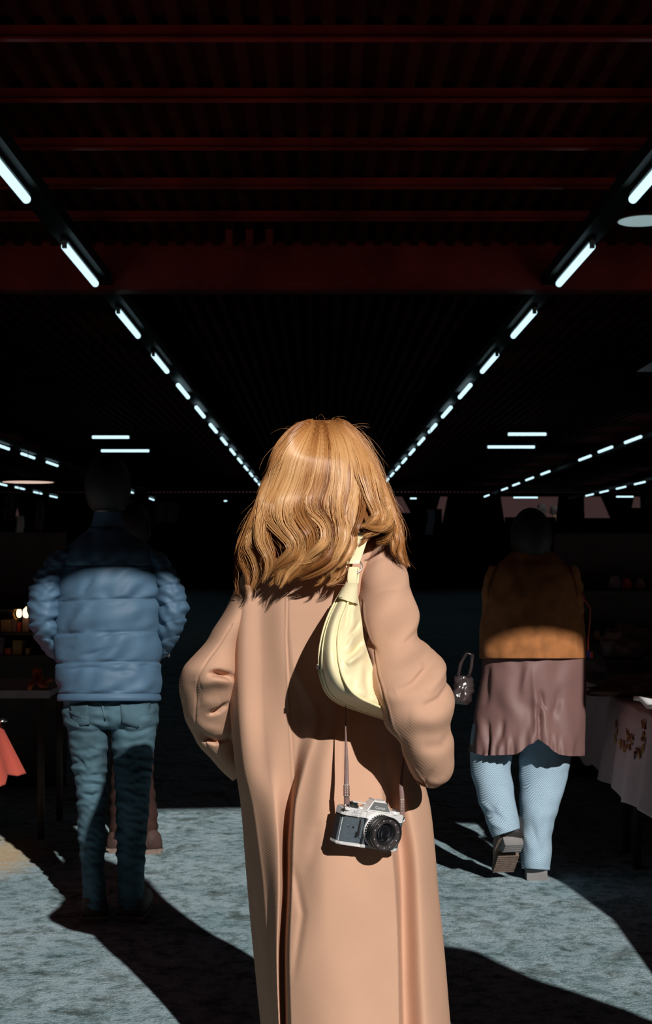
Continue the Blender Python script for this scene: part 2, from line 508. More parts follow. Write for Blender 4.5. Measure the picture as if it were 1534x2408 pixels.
# unseen wall added behind the camera so less bounced light enters the hall
bm = bmesh.new(); box(bm, (-14, -4.0, 0), (16, -3.6, 3.35))
tag(bobj('shade_wall_front', bm, M['dark_wall']), kind='structure', label='unseen dark wall added behind the camera to block bounced light')
# the far end: dark panels that leave openings under the roof edge, the dull daylight behind
DB = 61.2
ops = [(-60, -20, -40, -20, 1215), (20, 34, 22, 50, 1225), (925, 946, 930, 980, 1206), (1036, 1053, 1018, 1040, 1197),
       (1178, 1314, 1188, 1308, 1216), (1374, 1414, 1376, 1442, 1218), (1492, 1506, 1478, 1513, 1194)]
edges = [(-450, -450)] + [e for a, b, c, d, _ in ops for e in ((a, c), (b, d))] + [(1950, 1950)]
back = []
YT = 1158
for k in range(0, len(edges), 2):
    (a, c), (b, d) = edges[k], edges[k + 1]
    y1 = 1232
    q = [w1(a, YT, DB), w1(b, YT, DB), w1(b, 1168, DB), w1(d, y1, DB), w1(c, y1, DB), w1(a, 1168, DB)]
    back.append(q)
for a, b, c, d, yb in ops:
    back.append([w1(a, YT, DB), w1(b, YT, DB), w1(b, 1168, DB), w1(a, 1168, DB)])
    back.append([w1(c, yb, DB), w1(d, yb, DB), w1(d, 1232, DB), w1(c, 1232, DB)])
back.append([w1(-450, 1232, DB), w1(1950, 1232, DB), Vector((w1(1950, 0, DB).x, DB, 0)), Vector((w1(-450, 0, DB).x, DB, 0))])
V, Fc = [], []
for q in back:
    n, m_ = len(V), len(q)
    V += [tuple(p) for p in q] + [(p.x, p.y + 0.06, p.z) for p in q]
    Fc += [list(range(n, n + m_)), list(range(n + m_, n + 2 * m_))[::-1]] + [[n + i, n + (i + 1) % m_, n + m_ + (i + 1) % m_, n + m_ + i] for i in range(m_)]
tag(mobj('wall_back', V, Fc, M['dark_wall'], smooth=False), kind='structure', label='dark far end of the hall with openings to dull daylight')
# tree tops beyond the far end
for k, (px_, py_, r_) in enumerate([(1236, 1208, 0.4), (1272, 1198, 0.42), (1305, 1202, 0.36)]):
    rs = np.random.RandomState(k)
    bm = bmesh.new(); c_ = w1(px_, py_, 70)
    bmesh.ops.create_icosphere(bm, subdivisions=3, radius=r_ * 0.7)
    for v in bm.verts: v.co = c_ + v.co * (1 + 0.35 * math.sin(9 * v.co.x + k) * math.sin(11 * v.co.z)) + Vector((0, 0, 0))
    t = empty('tree', (c_.x, 70, 0), f'dark tree top showing in the far opening, {("first", "second", "third")[k]} from the hall middle', 'tree')
    bobj('crown', bm, M['dark_wool'], t, smooth=True)
    v, f = tube([(c_.x, 70, 0), (c_.x, 70, c_.z)], [0.16, 0.1], 8)
    mobj('trunk', v, f, M['wood'], t)

# ------------------------------------------------------------------ fluorescent tubes
ORD = ['first', 'second', 'third', 'fourth', 'fifth', 'sixth', 'seventh', 'eighth', 'ninth', 'tenth', 'eleventh', 'twelfth', 'thirteenth', 'fourteenth', 'fifteenth', 'sixteenth']
def tube_light(c, half, along, label, group, detail):
    o = empty('ceiling_light', c, label, 'ceiling light', group)
    d = Vector((0, 1, 0)) if along == 'y' else Vector((1, 0, 0))
    r = 0.031
    bm = bmesh.new()
    lathe(bm, [(0, -half), (r * 0.8, -half), (r, -half + 0.01), (r, half - 0.01), (r * 0.8, half), (0, half)], c, d, 12)
    bobj('tube', bm, M['tube_light'], o, smooth=True)
    if detail:
        s = Vector((0.03, half + 0.02, 0)) if along == 'y' else Vector((half + 0.02, 0.03, 0))
        bm = bmesh.new(); box(bm, Vector(c) - s + Vector((0, 0, 0.030)), Vector(c) + s + Vector((0, 0, 0.077)), 0.004)
        bobj('housing', bm, M['rail'], o)
        for sg in (-1, 1):
            bm = bmesh.new(); e = Vector(c) + d * sg * (half + 0.012)
            box(bm, e - Vector((0.018, 0.018, 0.018)), e + Vector((0.018, 0.018, 0.045)), 0.003)
            bobj('end_cap', bm, M['tube_cap'], o)
    return o
for side, X, nm in ((-1, ROW_L, 'left'), (1, ROW_R, 'right')):
    for k in range(15):
        tube_light((X, 8.77 + 2.93 * k, TUBE_Z), 0.75, 'y', f'white fluorescent tube, {ORD[k]} from the front in the {nm} lane row', f'tubes of the {nm} row over the lane', k < 4)
def aisle_tubes(pts, nm, grp):
    for k, (px_, py_) in enumerate(pts):
        d = (TUBE_Z - CZ) * F / (CY - py_)
        tube_light(tuple(w1(px_, py_, d)), 0.72, 'y', f'far fluorescent tube, {ORD[k]} from the outside in the {nm}', grp, False)
aisle_tubes([(4, 1050), (66, 1072), (123, 1091), (285, 1148), (307, 1157), (357, 1174)], 'upper row left of the blonde hair', 'tubes of the left side aisle')
aisle_tubes([(4, 1139), (47, 1148), (89, 1159), (126, 1168)], 'lower row at the left edge', 'tubes of the outer left aisle')
aisle_tubes([(1489, 1034), (1424, 1057), (1376, 1077), (1283, 1112), (1246, 1126), (1214, 1139), (1187, 1150), (1145, 1166)], 'upper row right of the blonde hair', 'tubes of the right side aisle')
aisle_tubes([(1505, 1136), (1461, 1147), (1421, 1156), (1387, 1164)], 'lower row at the right edge', 'tubes of the outer right aisle')
for k, (xa, xb, py_, lab) in enumerate([
        (213, 308, 1028, 'shorter horizontal fluorescent tube on the left, just above the longer one'), (234, 355, 1060, 'longer horizontal fluorescent tube on the left below the shorter one'),
        (101, 145, 1181, 'small low horizontal tube at the left under the dashed row'), (523, 538, 1178, 'tiny horizontal tube just left of the blonde hair'),
        (1191, 1289, 1021, 'upper horizontal fluorescent tube on the right'), (1143, 1262, 1051, 'longer horizontal fluorescent tube on the right, second from the top'),
        (1204, 1269, 1170, 'low horizontal tube before the far bright opening'), (961, 984, 1172, 'tiny horizontal tube just right of the blonde hair'),
        (1446, 1494, 1168, 'low horizontal tube at the far right edge')]):
    d = (TUBE_Z - CZ) * F / (CY - py_)
    a, b = w1(xa + 4, py_, d), w1(xb - 4, py_, d)
    tube_light(tuple((a + b) / 2), (b.x - a.x) / 2, 'x', lab, 'crosswise tubes', k in (0, 1, 4, 5))
    bm = bmesh.new(); m_ = (a + b) / 2
    box(bm, (m_.x - 0.01, m_.y - 0.01, TUBE_Z + (0.077 if k in (0, 1, 4, 5) else 0.015)), (m_.x + 0.01, m_.y + 0.01, BEAM_Z1))
    bobj('lamp_hanger', bm, M['rail'], ceiling)

# ------------------------------------------------------------------ hanging lamp and pale disc, canopy corner, far cloths
def disc_lamp(px_, py_, d, w, m_, label, tilt=0.0):
    c = w1(px_, py_, d)
    o = empty('pendant_disc', c, label, 'lamp')
    bm = bmesh.new(); q = (math.sin(tilt), 0, math.cos(tilt))
    lathe(bm, [(0, -0.012), (w * 0.5, -0.010), (w * 0.93, 0.0), (0, 0.002)], c, q, 36)
    bobj('diffuser', bm, m_, o, smooth=True)
    bm = bmesh.new()
    lathe(bm, [(0, 0.004), (w * 0.93, 0.002), (w, 0.006), (w * 0.9, 0.02), (0.05, 0.04), (0, 0.045)], c, q, 36)
    bobj('lamp_shade', bm, M['disc_rim'], o, smooth=True)
    v, f = tube([c + Vector((0, 0, 0.04)), Vector((c.x, c.y, BEAM_Z1))], 0.006, 6)
    mobj('lamp_cord', v, f, M['rail'], o)
disc_lamp(66, 1134, 24.5, 0.47, M['disc_light'], 'flat round warm lamp glowing above the left stalls')
disc_lamp(1512, 520, 11.4, 0.21, M['disc_dim'], 'pale round glowing disc under the roof at the right edge')  # a pale glowing disc, built with the same shape
def sheet(name, quad, m_, label, cat, th=0.01, parent=None):
    V = [tuple(p) for p in quad] + [(p[0], p[1] + th, p[2]) for p in quad]; k = len(quad)
    Fc = [list(range(k)), list(range(k, 2 * k))[::-1]] + [[i, (i + 1) % k, k + (i + 1) % k, k + i] for i in range(k)]
    o = mobj(name, V, Fc, m_, parent, smooth=False)
    if label: tag(o, label, cat)
    return o

# ------------------------------------------------------------------ bodies
def head_mesh(c, yaw=0.0, s=1.0):
    """A head with eyes, nose, mouth, chin and ears, facing +y (away from the camera) turned by yaw."""
    bm = bmesh.new()
    bmesh.ops.create_uvsphere(bm, u_segments=40, v_segments=30, radius=1.0)
    for v in bm.verts:
        x, y, z = v.co
        x *= 0.076; y *= 0.098; z *= 0.118
        if z < 0: x *= 1 + 2.6 * z * 0.9; y *= 1 + 0.9 * z
        if y > 0:
            y += 0.022 * math.exp(-((x / 0.011) ** 2 + ((z + 0.018) / 0.022) ** 2))          # nose
            y += 0.008 * math.exp(-((x / 0.026) ** 2 + ((z + 0.062) / 0.009) ** 2))          # lips
            y += 0.010 * math.exp(-((x / 0.024) ** 2 + ((z + 0.098) / 0.016) ** 2))          # chin
            for e in (-1, 1): y -= 0.010 * math.exp(-(((x - e * 0.031) / 0.016) ** 2 + ((z - 0.004) / 0.012) ** 2))   # eye sockets
            y += 0.006 * math.exp(-((x / 0.05) ** 2 + ((z - 0.026) / 0.008) ** 2))           # brow
        v.co = (x, y, z)
    for e in (-1, 1):
        r = bmesh.ops.create_uvsphere(bm, u_segments=12, v_segments=8, radius=1.0)
        for v in r['verts']: v.co = Vector((e * 0.074 + v.co.x * 0.012, -0.008 + v.co.y * 0.02, -0.008 + v.co.z * 0.032))
        r = bmesh.ops.create_uvsphere(bm, u_segments=12, v_segments=8, radius=0.0125)
        for v in r['verts']: v.co = Vector((e * 0.031 + v.co.x, 0.074 + v.co.y, 0.004 + v.co.z))
    q = Matrix.Rotation(yaw, 3, 'Z')
    for v in bm.verts: v.co = Vector(c) + q @ v.co * s
    return bm

def make_body(J, parent, m_, voxel=0.009, yaw=0.0, hs=1.0, slim=1.0):
    """One continuous skin: skeleton grown with a Skin modifier, fingers and head joined in, remeshed to a single surface."""
    E, Vt, R = [], [], []
    def add(p, r, link=None):
        Vt.append(Vector(p)); R.append(r)
        if link is not None: E.append((link, len(Vt) - 1))
        return len(Vt) - 1
    pel = add(J['pelvis'], 0.115)
    spi = add(Vector(J['pelvis']).lerp(Vector(J['chest']), 0.5), 0.10, pel)
    che = add(J['chest'], 0.115, spi)
    nec = add(J['neck'], 0.055, che)
    add(Vector(J['head']) - Vector((0, 0, 0.05)), 0.05, nec)
    for sd_ in ('l', 'r'):
        sh = add(J['shoulder_' + sd_], 0.062, che); el = add(J['elbow_' + sd_], 0.043, sh); wr = add(J['wrist_' + sd_], 0.028, el)
        d = (Vector(J['wrist_' + sd_]) - Vector(J['elbow_' + sd_])).normalized()
        pa = add(Vector(J['wrist_' + sd_]) + d * 0.055, 0.030, wr)
        side = d.cross(Vector((0, 0, 1))); side = side.normalized() if side.length > 0.1 else Vector((1, 0, 0))
        nrm = d.cross(side).normalized()
        for f, (o_, ln) in enumerate(((-0.027, 0.065), (-0.009, 0.076), (0.009, 0.072), (0.027, 0.056))):
            p = Vector(J['wrist_' + sd_]) + d * 0.075 + side * o_
            b_ = pa
            for g in range(3):
                p = p + (d * math.cos(0.35 * g) + nrm * math.sin(0.35 * g)) * ln * (0.45, 0.32, 0.23)[g]
                b_ = add(p, 0.0095 - 0.0008 * g, b_)
        p = Vector(J['wrist_' + sd_]) + d * 0.03 + side * 0.035
        b_ = add(p, 0.013, pa)
        for g in range(2):
            p = p + (d * 0.7 + side * (0.5 - 0.3 * g)) * 0.032; b_ = add(p, 0.0105, b_)
        hi = add(J['hip_' + sd_], 0.085, pel); kn = add(J['knee_' + sd_], 0.055, hi)
        an = add(J['ankle_' + sd_], 0.037, kn); add(J['toe_' + sd_], 0.030, an)
    me = bpy.data.meshes.new('body'); me.from_pydata([tuple(v) for v in Vt], E, [])
    o = bpy.data.objects.new('body', me); COL.objects.link(o)
    sk = o.modifiers.new('skin', 'SKIN')
    for i, r in enumerate(R): me.skin_vertices[0].data[i].radius = (r * slim if r > 0.025 else r,) * 2
    me.skin_vertices[0].data[0].use_root = True
    o.modifiers.new('sub', 'SUBSURF').levels = 2
    dg = bpy.context.evaluated_depsgraph_get()
    body = bpy.data.meshes.new_from_object(o.evaluated_get(dg), depsgraph=dg)
    bm = head_mesh(J['head'], yaw, hs)
    bm.from_mesh(body); out = bpy.data.meshes.new('body'); bm.to_mesh(out); bm.free()
    o.modifiers.clear(); o.data = out
    rm = o.modifiers.new('remesh', 'REMESH'); rm.mode = 'VOXEL'; rm.voxel_size = voxel
    dg = bpy.context.evaluated_depsgraph_get(); dg.update()
    fin = bpy.data.meshes.new_from_object(o.evaluated_get(dg), depsgraph=dg)
    o.modifiers.clear(); o.data = fin
    fin.polygons.foreach_set('use_smooth', [True] * len(fin.polygons))
    fin.materials.clear(); fin.materials.append(m_)
    o.parent = parent
    bpy.context.view_layer.update()
    o.matrix_parent_inverse = parent.matrix_world.inverted()
    return o

def shoe(parent, pos, rot, L=0.27, wd=0.095, h=0.085, upper=None, sole=None, heel_h=0.028, name='shoe', treads=True):
    """A shoe, toe along +y before rot: upper, sole with tread bars, heel block."""
    R = Euler(rot).to_matrix(); O = Vector(pos)
    rows, n = [], 16
    for k in range(13):
        t = k / 12
        w = wd / 2 * (0.62 + 0.38 * math.sin(math.pi * min(1, 0.25 + 0.95 * t))) * (1 if t < 0.88 else math.sqrt(max(0.05, 1 - ((t - 0.88) / 0.125) ** 2)))
        if t < 0.05: w *= 0.75
        hh = h * (1.0 if t < 0.35 else 1 - 0.55 * (t - 0.35) / 0.65)
        rows.append([O + R @ Vector((w * math.cos(a), (t - 0.2) * L, heel_h * 0.7 + hh * max(0, math.sin(a)) ** 0.7)) for a in np.linspace(0, math.pi, n)])
    V = [tuple(p) for r in rows for p in r]
    Fc = gridf(13, n, False) + [[i * n for i in range(13)] + [i * n + n - 1 for i in range(12, -1, -1)], list(range(n)), [12 * n + j for j in range(n)]]
    u = mobj(name, V, Fc, upper, parent)
    bm = bmesh.new()
    outl = []
    for k in range(13):
        t = k / 12
        w = wd / 2 * 1.07 * (0.62 + 0.38 * math.sin(math.pi * min(1, 0.25 + 0.95 * t))) * (1 if t < 0.88 else math.sqrt(max(0.05, 1 - ((t - 0.88) / 0.125) ** 2)))
        outl.append((w, (t - 0.2) * L * 1.01))
    ring = [(w, y) for w, y in outl] + [(-w, y) for w, y in outl[::-1]]
    lo = [bm.verts.new(O + R @ Vector((x, y, heel_h * 0.45))) for x, y in ring]
    hi = [bm.verts.new(O + R @ Vector((x, y, heel_h * 0.8))) for x, y in ring]
    bm.faces.new(lo[::-1]); bm.faces.new(hi)
    for i in range(len(ring)): bm.faces.new((lo[i], lo[(i + 1) % len(ring)], hi[(i + 1) % len(ring)], hi[i]))
    def blk(x0, x1, y0, y1, z0, z1):
        r = bmesh.ops.create_cube(bm, size=1.0)
        for v in r['verts']:
            v.co = O + R @ Vector((x0 + (v.co.x + .5) * (x1 - x0), y0 + (v.co.y + .5) * (y1 - y0), z0 + (v.co.z + .5) * (z1 - z0)))
    if treads:
        for k in range(9):
            y = L * (0.22 + 0.055 * k); blk(-wd * 0.42, wd * 0.42, y, y + L * 0.03, heel_h * 0.12, heel_h * 0.46)
    so_ = bobj('sole', bm, sole, u)
    bm = bmesh.new()
    blk2 = bmesh.ops.create_cube(bm, size=1.0)
    for v in blk2['verts']:
        v.co = O + R @ Vector((v.co.x * wd * (0.95 if heel_h > 0.09 else 0.74), -0.2 * L + (v.co.y + .5) * L * 0.25, heel_h * 0.5 * (v.co.z + .5)))
    for k in range(4 if treads else 0):
        r = bmesh.ops.create_cube(bm, size=1.0)
        for v in r['verts']: v.co = O + R @ Vector((v.co.x * wd * 0.7, -0.18 * L + L * 0.055 * k + v.co.y * L * 0.028, -0.003 + v.co.z * 0.006))
    bobj('heel', bm, M['heel'] if upper is M['shoe_black'] else sole, u)
    return u

# ------------------------------------------------------------------ the woman in the camel coat
woman = empty('person', (0.05, 3.40, 0), 'person in a long camel coat with wavy strawberry blonde hair seen from behind', 'person')
LY = [1228, 1245, 1262, 1290, 1330, 1380, 1440, 1560, 1650, 1750, 1800, 1900, 2000, 2100, 2250, 2408, 2570]
LX = [690, 672, 645, 612, 580, 558, 545, 540, 541, 548, 553, 567, 575, 583, 597, 613, 630]
RX = [832, 858, 885, 912, 925, 925, 922, 932, 945, 965, 985, 1013, 1024, 1032, 1047, 1060, 1076]
TY = [1228, 1262, 1330, 1440, 1600, 1800, 2100, 2570]
TT = [0.055, 0.085, 0.12, 0.13, 0.128, 0.15, 0.185, 0.22]
coat_L = lambda y: smooth_of(y, LY, LX)
coat_R = lambda y: smooth_of(y, LY, RX)
coat_T = lambda y: smooth_of(y, TY, TT)
COAT_Y = 3.40
# relief of the back in centimetres (negative = towards the camera): row, then (place, relief) pairs across
REL = [
    (1228, [(560, 0), (600, 0), (640, 0), (672, 0), (682, 0), (780, 0), (840, 0), (862, 0), (890, 0), (900, 0)]),
    (1400, [(545, 0), (566, -1.2), (616, 1.5), (668, 0.1), (682, -0.2), (780, 0), (850, 0), (875, 0), (900, 0), (925, 0)]),
    (1560, [(541, 0), (562, -1.5), (618, 1.9), (676, 0.3), (692, -0.2), (780, 0), (860, 0), (880, 0), (910, 0), (940, 0)]),
    (1690, [(545, 0), (566, -1.5), (622, 1.7), (706, 1.0), (752, -0.8), (800, -2.8), (880, -1.5), (900, -1), (930, -0.5), (960, 0)]),
    (1800, [(553, 2.5), (576, -0.6), (632, 1.4), (693, 3.4), (720, -2.4), (778, -4.4), (890, -2.7), (912, 0.3), (942, -1.2), (985, 0)]),
    (1900, [(567, 8.0), (598, 1.4), (646, -0.4), (682, 5.2), (695, -3.6), (770, -5.8), (900, -3.4), (924, 2.2), (966, -1.8), (1015, 0)]),
    (2000, [(575, 13.0), (612, 2.6), (655, -1.4), (672, 6.0), (690, -4.2), (770, -6.2), (920, -4.0), (939, 3.2), (984, -2.4), (1025, 0)]),
    (2080, [(581, 15.0), (622, 3.2), (656, -1.4), (672, 5.6), (688, -3.4), (770, -6.0), (928, -4.2), (944, 3.6), (990, -2.6), (1030, 0)]),
    (2250, [(597, 15.0), (634, 3.2), (652, -1.2), (664, 6.6), (682, -4.4), (775, -5.8), (936, -4.2), (947, 3.8), (998, -2.8), (1048, 0)]),
    (2408, [(613, 14.0), (646, 2.6), (657, -1.0), (665, 7.0), (686, -4.4), (780, -5.8), (938, -4.2), (951, 4.0), (1006, -2.8), (1060, 0)]),
    (2570, [(630, 12.0), (660, 1.6), (670, -0.8), (680, 7.0), (698, -4.4), (790, -5.8), (946, -4.2), (961, 4.0), (1018, -2.8), (1076, 0)]),
]
_ry = [r[0] for r in REL]
def relief(px, py):
    xs = np.array([[p for p, _ in r[1]] for r in REL], float); zs = np.array([[z for _, z in r[1]] for r in REL], float)
    sh = px.shape; px, py = px.ravel(), py.ravel()
    X = np.stack([smooth_of(py, _ry, xs[:, k]) for k in range(xs.shape[1])], -1)
    Z = np.stack([smooth_of(py, _ry, zs[:, k]) for k in range(zs.shape[1])], -1)
    out = np.zeros(len(px))
    i = np.clip((px[:, None] >= X).sum(1) - 1, 0, X.shape[1] - 2)
    r = np.arange(len(px))
    t = np.clip((px - X[r, i]) / (X[r, i+1] - X[r, i]), 0, 1); t = t * t * (3 - 2 * t)
    out = Z[r, i] * (1 - t) + Z[r, i+1] * t
    return out.reshape(sh) / 100
def coat_back(px, py):
    """Depth of the coat's back at a place in the frame."""
    px, py = np.broadcast_arrays(np.asarray(px, float), np.asarray(py, float))
    l, r = coat_L(py), coat_R(py)
    u = np.clip((2 * px - l - r) / (r - l), -1, 1)
    d = COAT_Y - coat_T(py) * np.maximum(0, 1 - np.abs(u) ** 2.6) ** 0.5
    edge = np.clip((1 - np.abs(u)) * 9, 0, 1)
    d = d + relief(px, py) * np.maximum(np.clip(edge * 1.2, 0.45, 1), np.clip((py - 1750) / 150, 0, 1))
    d = d - crease(px, py, [(673, 1240), (674, 1390), (672, 1500), (680, 1690), (690, 1860)], 2.2, 0.0016, False)
    d = d + crease(px, py, [(677, 1240), (678, 1390), (676, 1500), (684, 1690), (694, 1860)], 2.0, 0.0016, False)
    d = d + crease(px, py, [(690, 2040), (700, 2085), (712, 2150), (700, 2230), (690, 2300)], 9, 0.006)
    d = d + crease(px, py, [(800, 1690), (803, 1760), (800, 1850)], 10, 0.006) - crease(px, py, [(775, 1700), (760, 1800), (740, 1950)], 22, 0.006)
    d = d + crease(px, py, [(752, 1925), (735, 2010), (712, 2060)], 15, 0.004)
    d = d + 0.0022 * wob(px, py, 3, 150, 0.1, spread=0.35) * edge
    return d
nb, nf = 230, 46
rows = np.concatenate([np.arange(1228, 1270, 4.0), np.arange(1270, 2570, 5.0), [2570]])
ub = -np.cos(np.linspace(0, np.pi, nb)) * 0.4 + np.linspace(-1, 1, nb) * 0.6
l, r = coat_L(rows)[:, None], coat_R(rows)[:, None]
PX = l + (r - l) * (ub[None, :] + 1) / 2
PY = rows[:, None] * np.ones_like(PX)
D = coat_back(PX, PY)
back = W(PX, PY, D)
th = np.linspace(0, np.pi, nf + 2)[1:-1]
PXf = (l + r) / 2 + (r - l) / 2 * np.cos(th)[None, :]
Df = COAT_Y + coat_T(rows)[:, None] * (0.9 * np.sin(th))[None, :] + 0.010 * np.sin(9 * th)[None, :] * np.clip((rows[:, None] - 1600) / 600, 0, 1)
wl = (th / np.pi)[None, :] ** 1.5; wr_ = (1 - th / np.pi)[None, :] ** 1.5
Df = Df + (D[:, :1] - COAT_Y) * wl + (D[:, -1:] - COAT_Y) * wr_
front = W(PXf, rows[:, None] * np.ones_like(PXf), COAT_Y) + (Df - COAT_Y)[..., None] * np.array([0, 1.0, 0])
ring = np.concatenate([back, front], 1)
# turned-in hem
hem = ring[-1] * np.array([1, 1, 1]); cen = hem.mean(0)
hem_in = cen + (hem - cen) * np.array([0.96, 0.96, 1]) + np.array([0, 0, 0.03])
ring = np.concatenate([ring, hem_in[None]], 0)
coat = mobj('coat', ring.reshape(-1, 3), gridf(ring.shape[0], ring.shape[1]), M['coat'], woman)

def fold_r(px, py, c, s, row):
    a = 0.0 * px
    a += crease(px, py, [(845, 1345), (855, 1318), (885, 1292), (915, 1290)], 5, -0.006)
    a += crease(px, py, [(865, 1380), (905, 1357), (945, 1362), (968, 1380)], 4, -0.0028)
    a += crease(px, py, [(990, 1522), (1010, 1550), (975, 1580), (930, 1600)], 12, -0.012)
    a += crease(px, py, [(1015, 1528), (1035, 1570), (1000, 1600)], 16, 0.010)
    a += crease(px, py, [(1062, 1600), (1035, 1622), (990, 1632)], 9, -0.007)
    a += crease(px, py, [(1050, 1640), (1010, 1660), (960, 1655)], 24, 0.006)
    a += crease(px, py, [(1066, 1712), (1040, 1735), (990, 1730)], 14, -0.005)
    a += crease(px, py, [(985, 1470), (950, 1490), (915, 1470)], 10, -0.004)
    a += crease(px, py, [(852, 1478), (866, 1500), (880, 1512)], 9, -0.012)
    a += crease(px, py, [(1020, 1785), (1000, 1810), (985, 1845)], 7, -0.003)
    a += crease(px, py, [(1000, 1815), (1030, 1822), (1050, 1812)], 10, 0.003)
    seam = [(853, 1400), (856, 1440), (868, 1480), (880, 1520), (893, 1570), (905, 1620), (925, 1690), (950, 1740), (975, 1790), (1012, 1850)]
    a += crease(px, py, [(x - 1.6, y) for x, y in seam], 2.4, -0.0042, False) + crease(px, py, [(x + 2.2, y) for x, y in seam], 2.8, 0.0022, False)
    a += 0.0035 * wob(px, py, 8, 95, 0.9, spread=0.4)
    return a
mobj('sleeve', *loft('s', [
    (846, 1300, 868, 1259, 3.40, 0.035), (843, 1330, 904, 1272, 3.36, 0.075), (843, 1385, 942, 1325, 3.315, 0.098), (845, 1440, 970, 1385, 3.265, 0.103), (858, 1490, 983, 1440, 3.205, 0.100),
    (866, 1535, 985, 1500, 3.16, 0.096), (869, 1572, 1012, 1527, 3.125, 0.096), (873, 1608, 1040, 1570, 3.105, 0.098), (881, 1639, 1060, 1618, 3.10, 0.096), (894, 1673, 1070, 1668, 3.10, 0.092),
    (913, 1707, 1063, 1706, 3.11, 0.084), (938, 1742, 1068, 1752, 3.125, 0.078), (950, 1775, 1068, 1797, 3.145, 0.072), (961, 1806, 1058, 1826, 3.165, 0.066), (972, 1826, 1042, 1838, 3.175, 0.056)],
    None, None, nt=170, m=16, disp=fold_r, caps=(True, False), tilt=0.30, ret=True), M['coat'], coat)
# the rolled edge of the right cuff and the dark inside of it
v, f = loft('s', [(972, 1826, 1042, 1838, 3.175, 0.056), (978, 1832, 1036, 1842, 3.177, 0.050), (982, 1826, 1032, 1836, 3.180, 0.046), (976, 1800, 1040, 1812, 3.175, 0.046)], None, None, nt=110, m=4, caps=(False, True), tilt=0.30, ret=True)
mobj('cuff', v, f, M['coat'], coat)

def fold_l(px, py, c, s, row):
    a = 0.0 * px
    a += crease(px, py, [(496, 1584), (515, 1584), (548, 1592)], 7, -0.032)
    a += crease(px, py, [(470, 1612), (505, 1602), (540, 1604)], 14, 0.016)
    a += crease(px, py, [(492, 1678), (515, 1670), (535, 1655)], 5, -0.022)
    a += crease(px, py, [(470, 1650), (500, 1655), (520, 1650)], 14, 0.006)
    a += crease(px, py, [(462, 1715), (478, 1735), (505, 1742), (535, 1736)], 7, -0.030)
    a += crease(px, py, [(458, 1690), (480, 1712), (520, 1722)], 13, 0.009)
    a += crease(px, py, [(455, 1600), (462, 1640), (470, 1660)], 12, -0.005)
    seam = [(545, 1470), (520, 1510), (490, 1550), (465, 1590), (458, 1630), (460, 1680), (467, 1730), (490, 1760), (520, 1795)]
    a += crease(px, py, seam, 2.4, -0.0034, False)
    a += 0.0035 * wob(px, py, 18, 90, 0.6, spread=0.4)
    return a
mobj('sleeve', *loft('s', [
    (556, 1372, 640, 1335, 3.40, 0.05), (540, 1408, 628, 1385, 3.405, 0.085), (518, 1455, 600, 1440, 3.41, 0.092), (490, 1500, 580, 1492, 3.405, 0.090), (460, 1540, 566, 1542, 3.40, 0.088),
    (434, 1574, 560, 1590, 3.39, 0.086), (423, 1612, 556, 1630, 3.42, 0.086), (426, 1655, 553, 1672, 3.46, 0.084), (442, 1705, 552, 1708, 3.505, 0.078), (463, 1748, 554, 1742, 3.545, 0.072),
    (492, 1783, 562, 1772, 3.575, 0.064), (525, 1815, 585, 1792, 3.59, 0.056), (548, 1836, 605, 1805, 3.60, 0.045)],
    None, None, nt=170, m=16, disp=fold_l, ret=True), M['coat'], coat)
# standing collar round the neck, hidden in part by the hair
v, f = loft('c', [(690, 1250, 845, 1250, 3.395, 0.085), (700, 1226, 842, 1226, 3.395, 0.080), (706, 1212, 838, 1212, 3.395, 0.076), (712, 1214, 832, 1214, 3.395, 0.070), (712, 1240, 832, 1240, 3.395, 0.070)], None, None, nt=60, m=4, caps=(False, False), ret=True)
mobj('collar', v, f, M['coat'], coat)

zg = lambda py: CZ - (py - CY) / 988.0
make_body(dict(pelvis=(0.02, 3.41, 0.88), chest=(-0.01, 3.41, 1.25), neck=(0.015, 3.40, 1.43), head=(0.01, 3.39, 1.555),
    shoulder_l=(-0.125, 3.40, 1.30), elbow_l=(-0.25, 3.41, 1.03), wrist_l=(-0.19, 3.575, 0.86), shoulder_r=(0.12, 3.38, 1.32), elbow_r=(0.195, 3.11, 1.06), wrist_r=(0.225, 3.15, 0.99),
    hip_l=(-0.06, 3.41, 0.84), knee_l=(-0.04, 3.42, 0.45), ankle_l=(-0.03, 3.43, 0.09), toe_l=(-0.03, 3.60, 0.035),
    hip_r=(0.12, 3.41, 0.84), knee_r=(0.16, 3.42, 0.45), ankle_r=(0.18, 3.43, 0.09), toe_r=(0.18, 3.60, 0.035)), woman, M['skin'], 0.008, slim=0.85)
shoe(woman, (-0.03, 3.42, 0.0), (0, 0, 0.05), 0.26, 0.10, 0.11, M['shoe_black'], M['shoe_black'], treads=False)
shoe(woman, (0.18, 3.42, 0.0), (0, 0, -0.05), 0.26, 0.10, 0.11, M['shoe_black'], M['shoe_black'], treads=False)

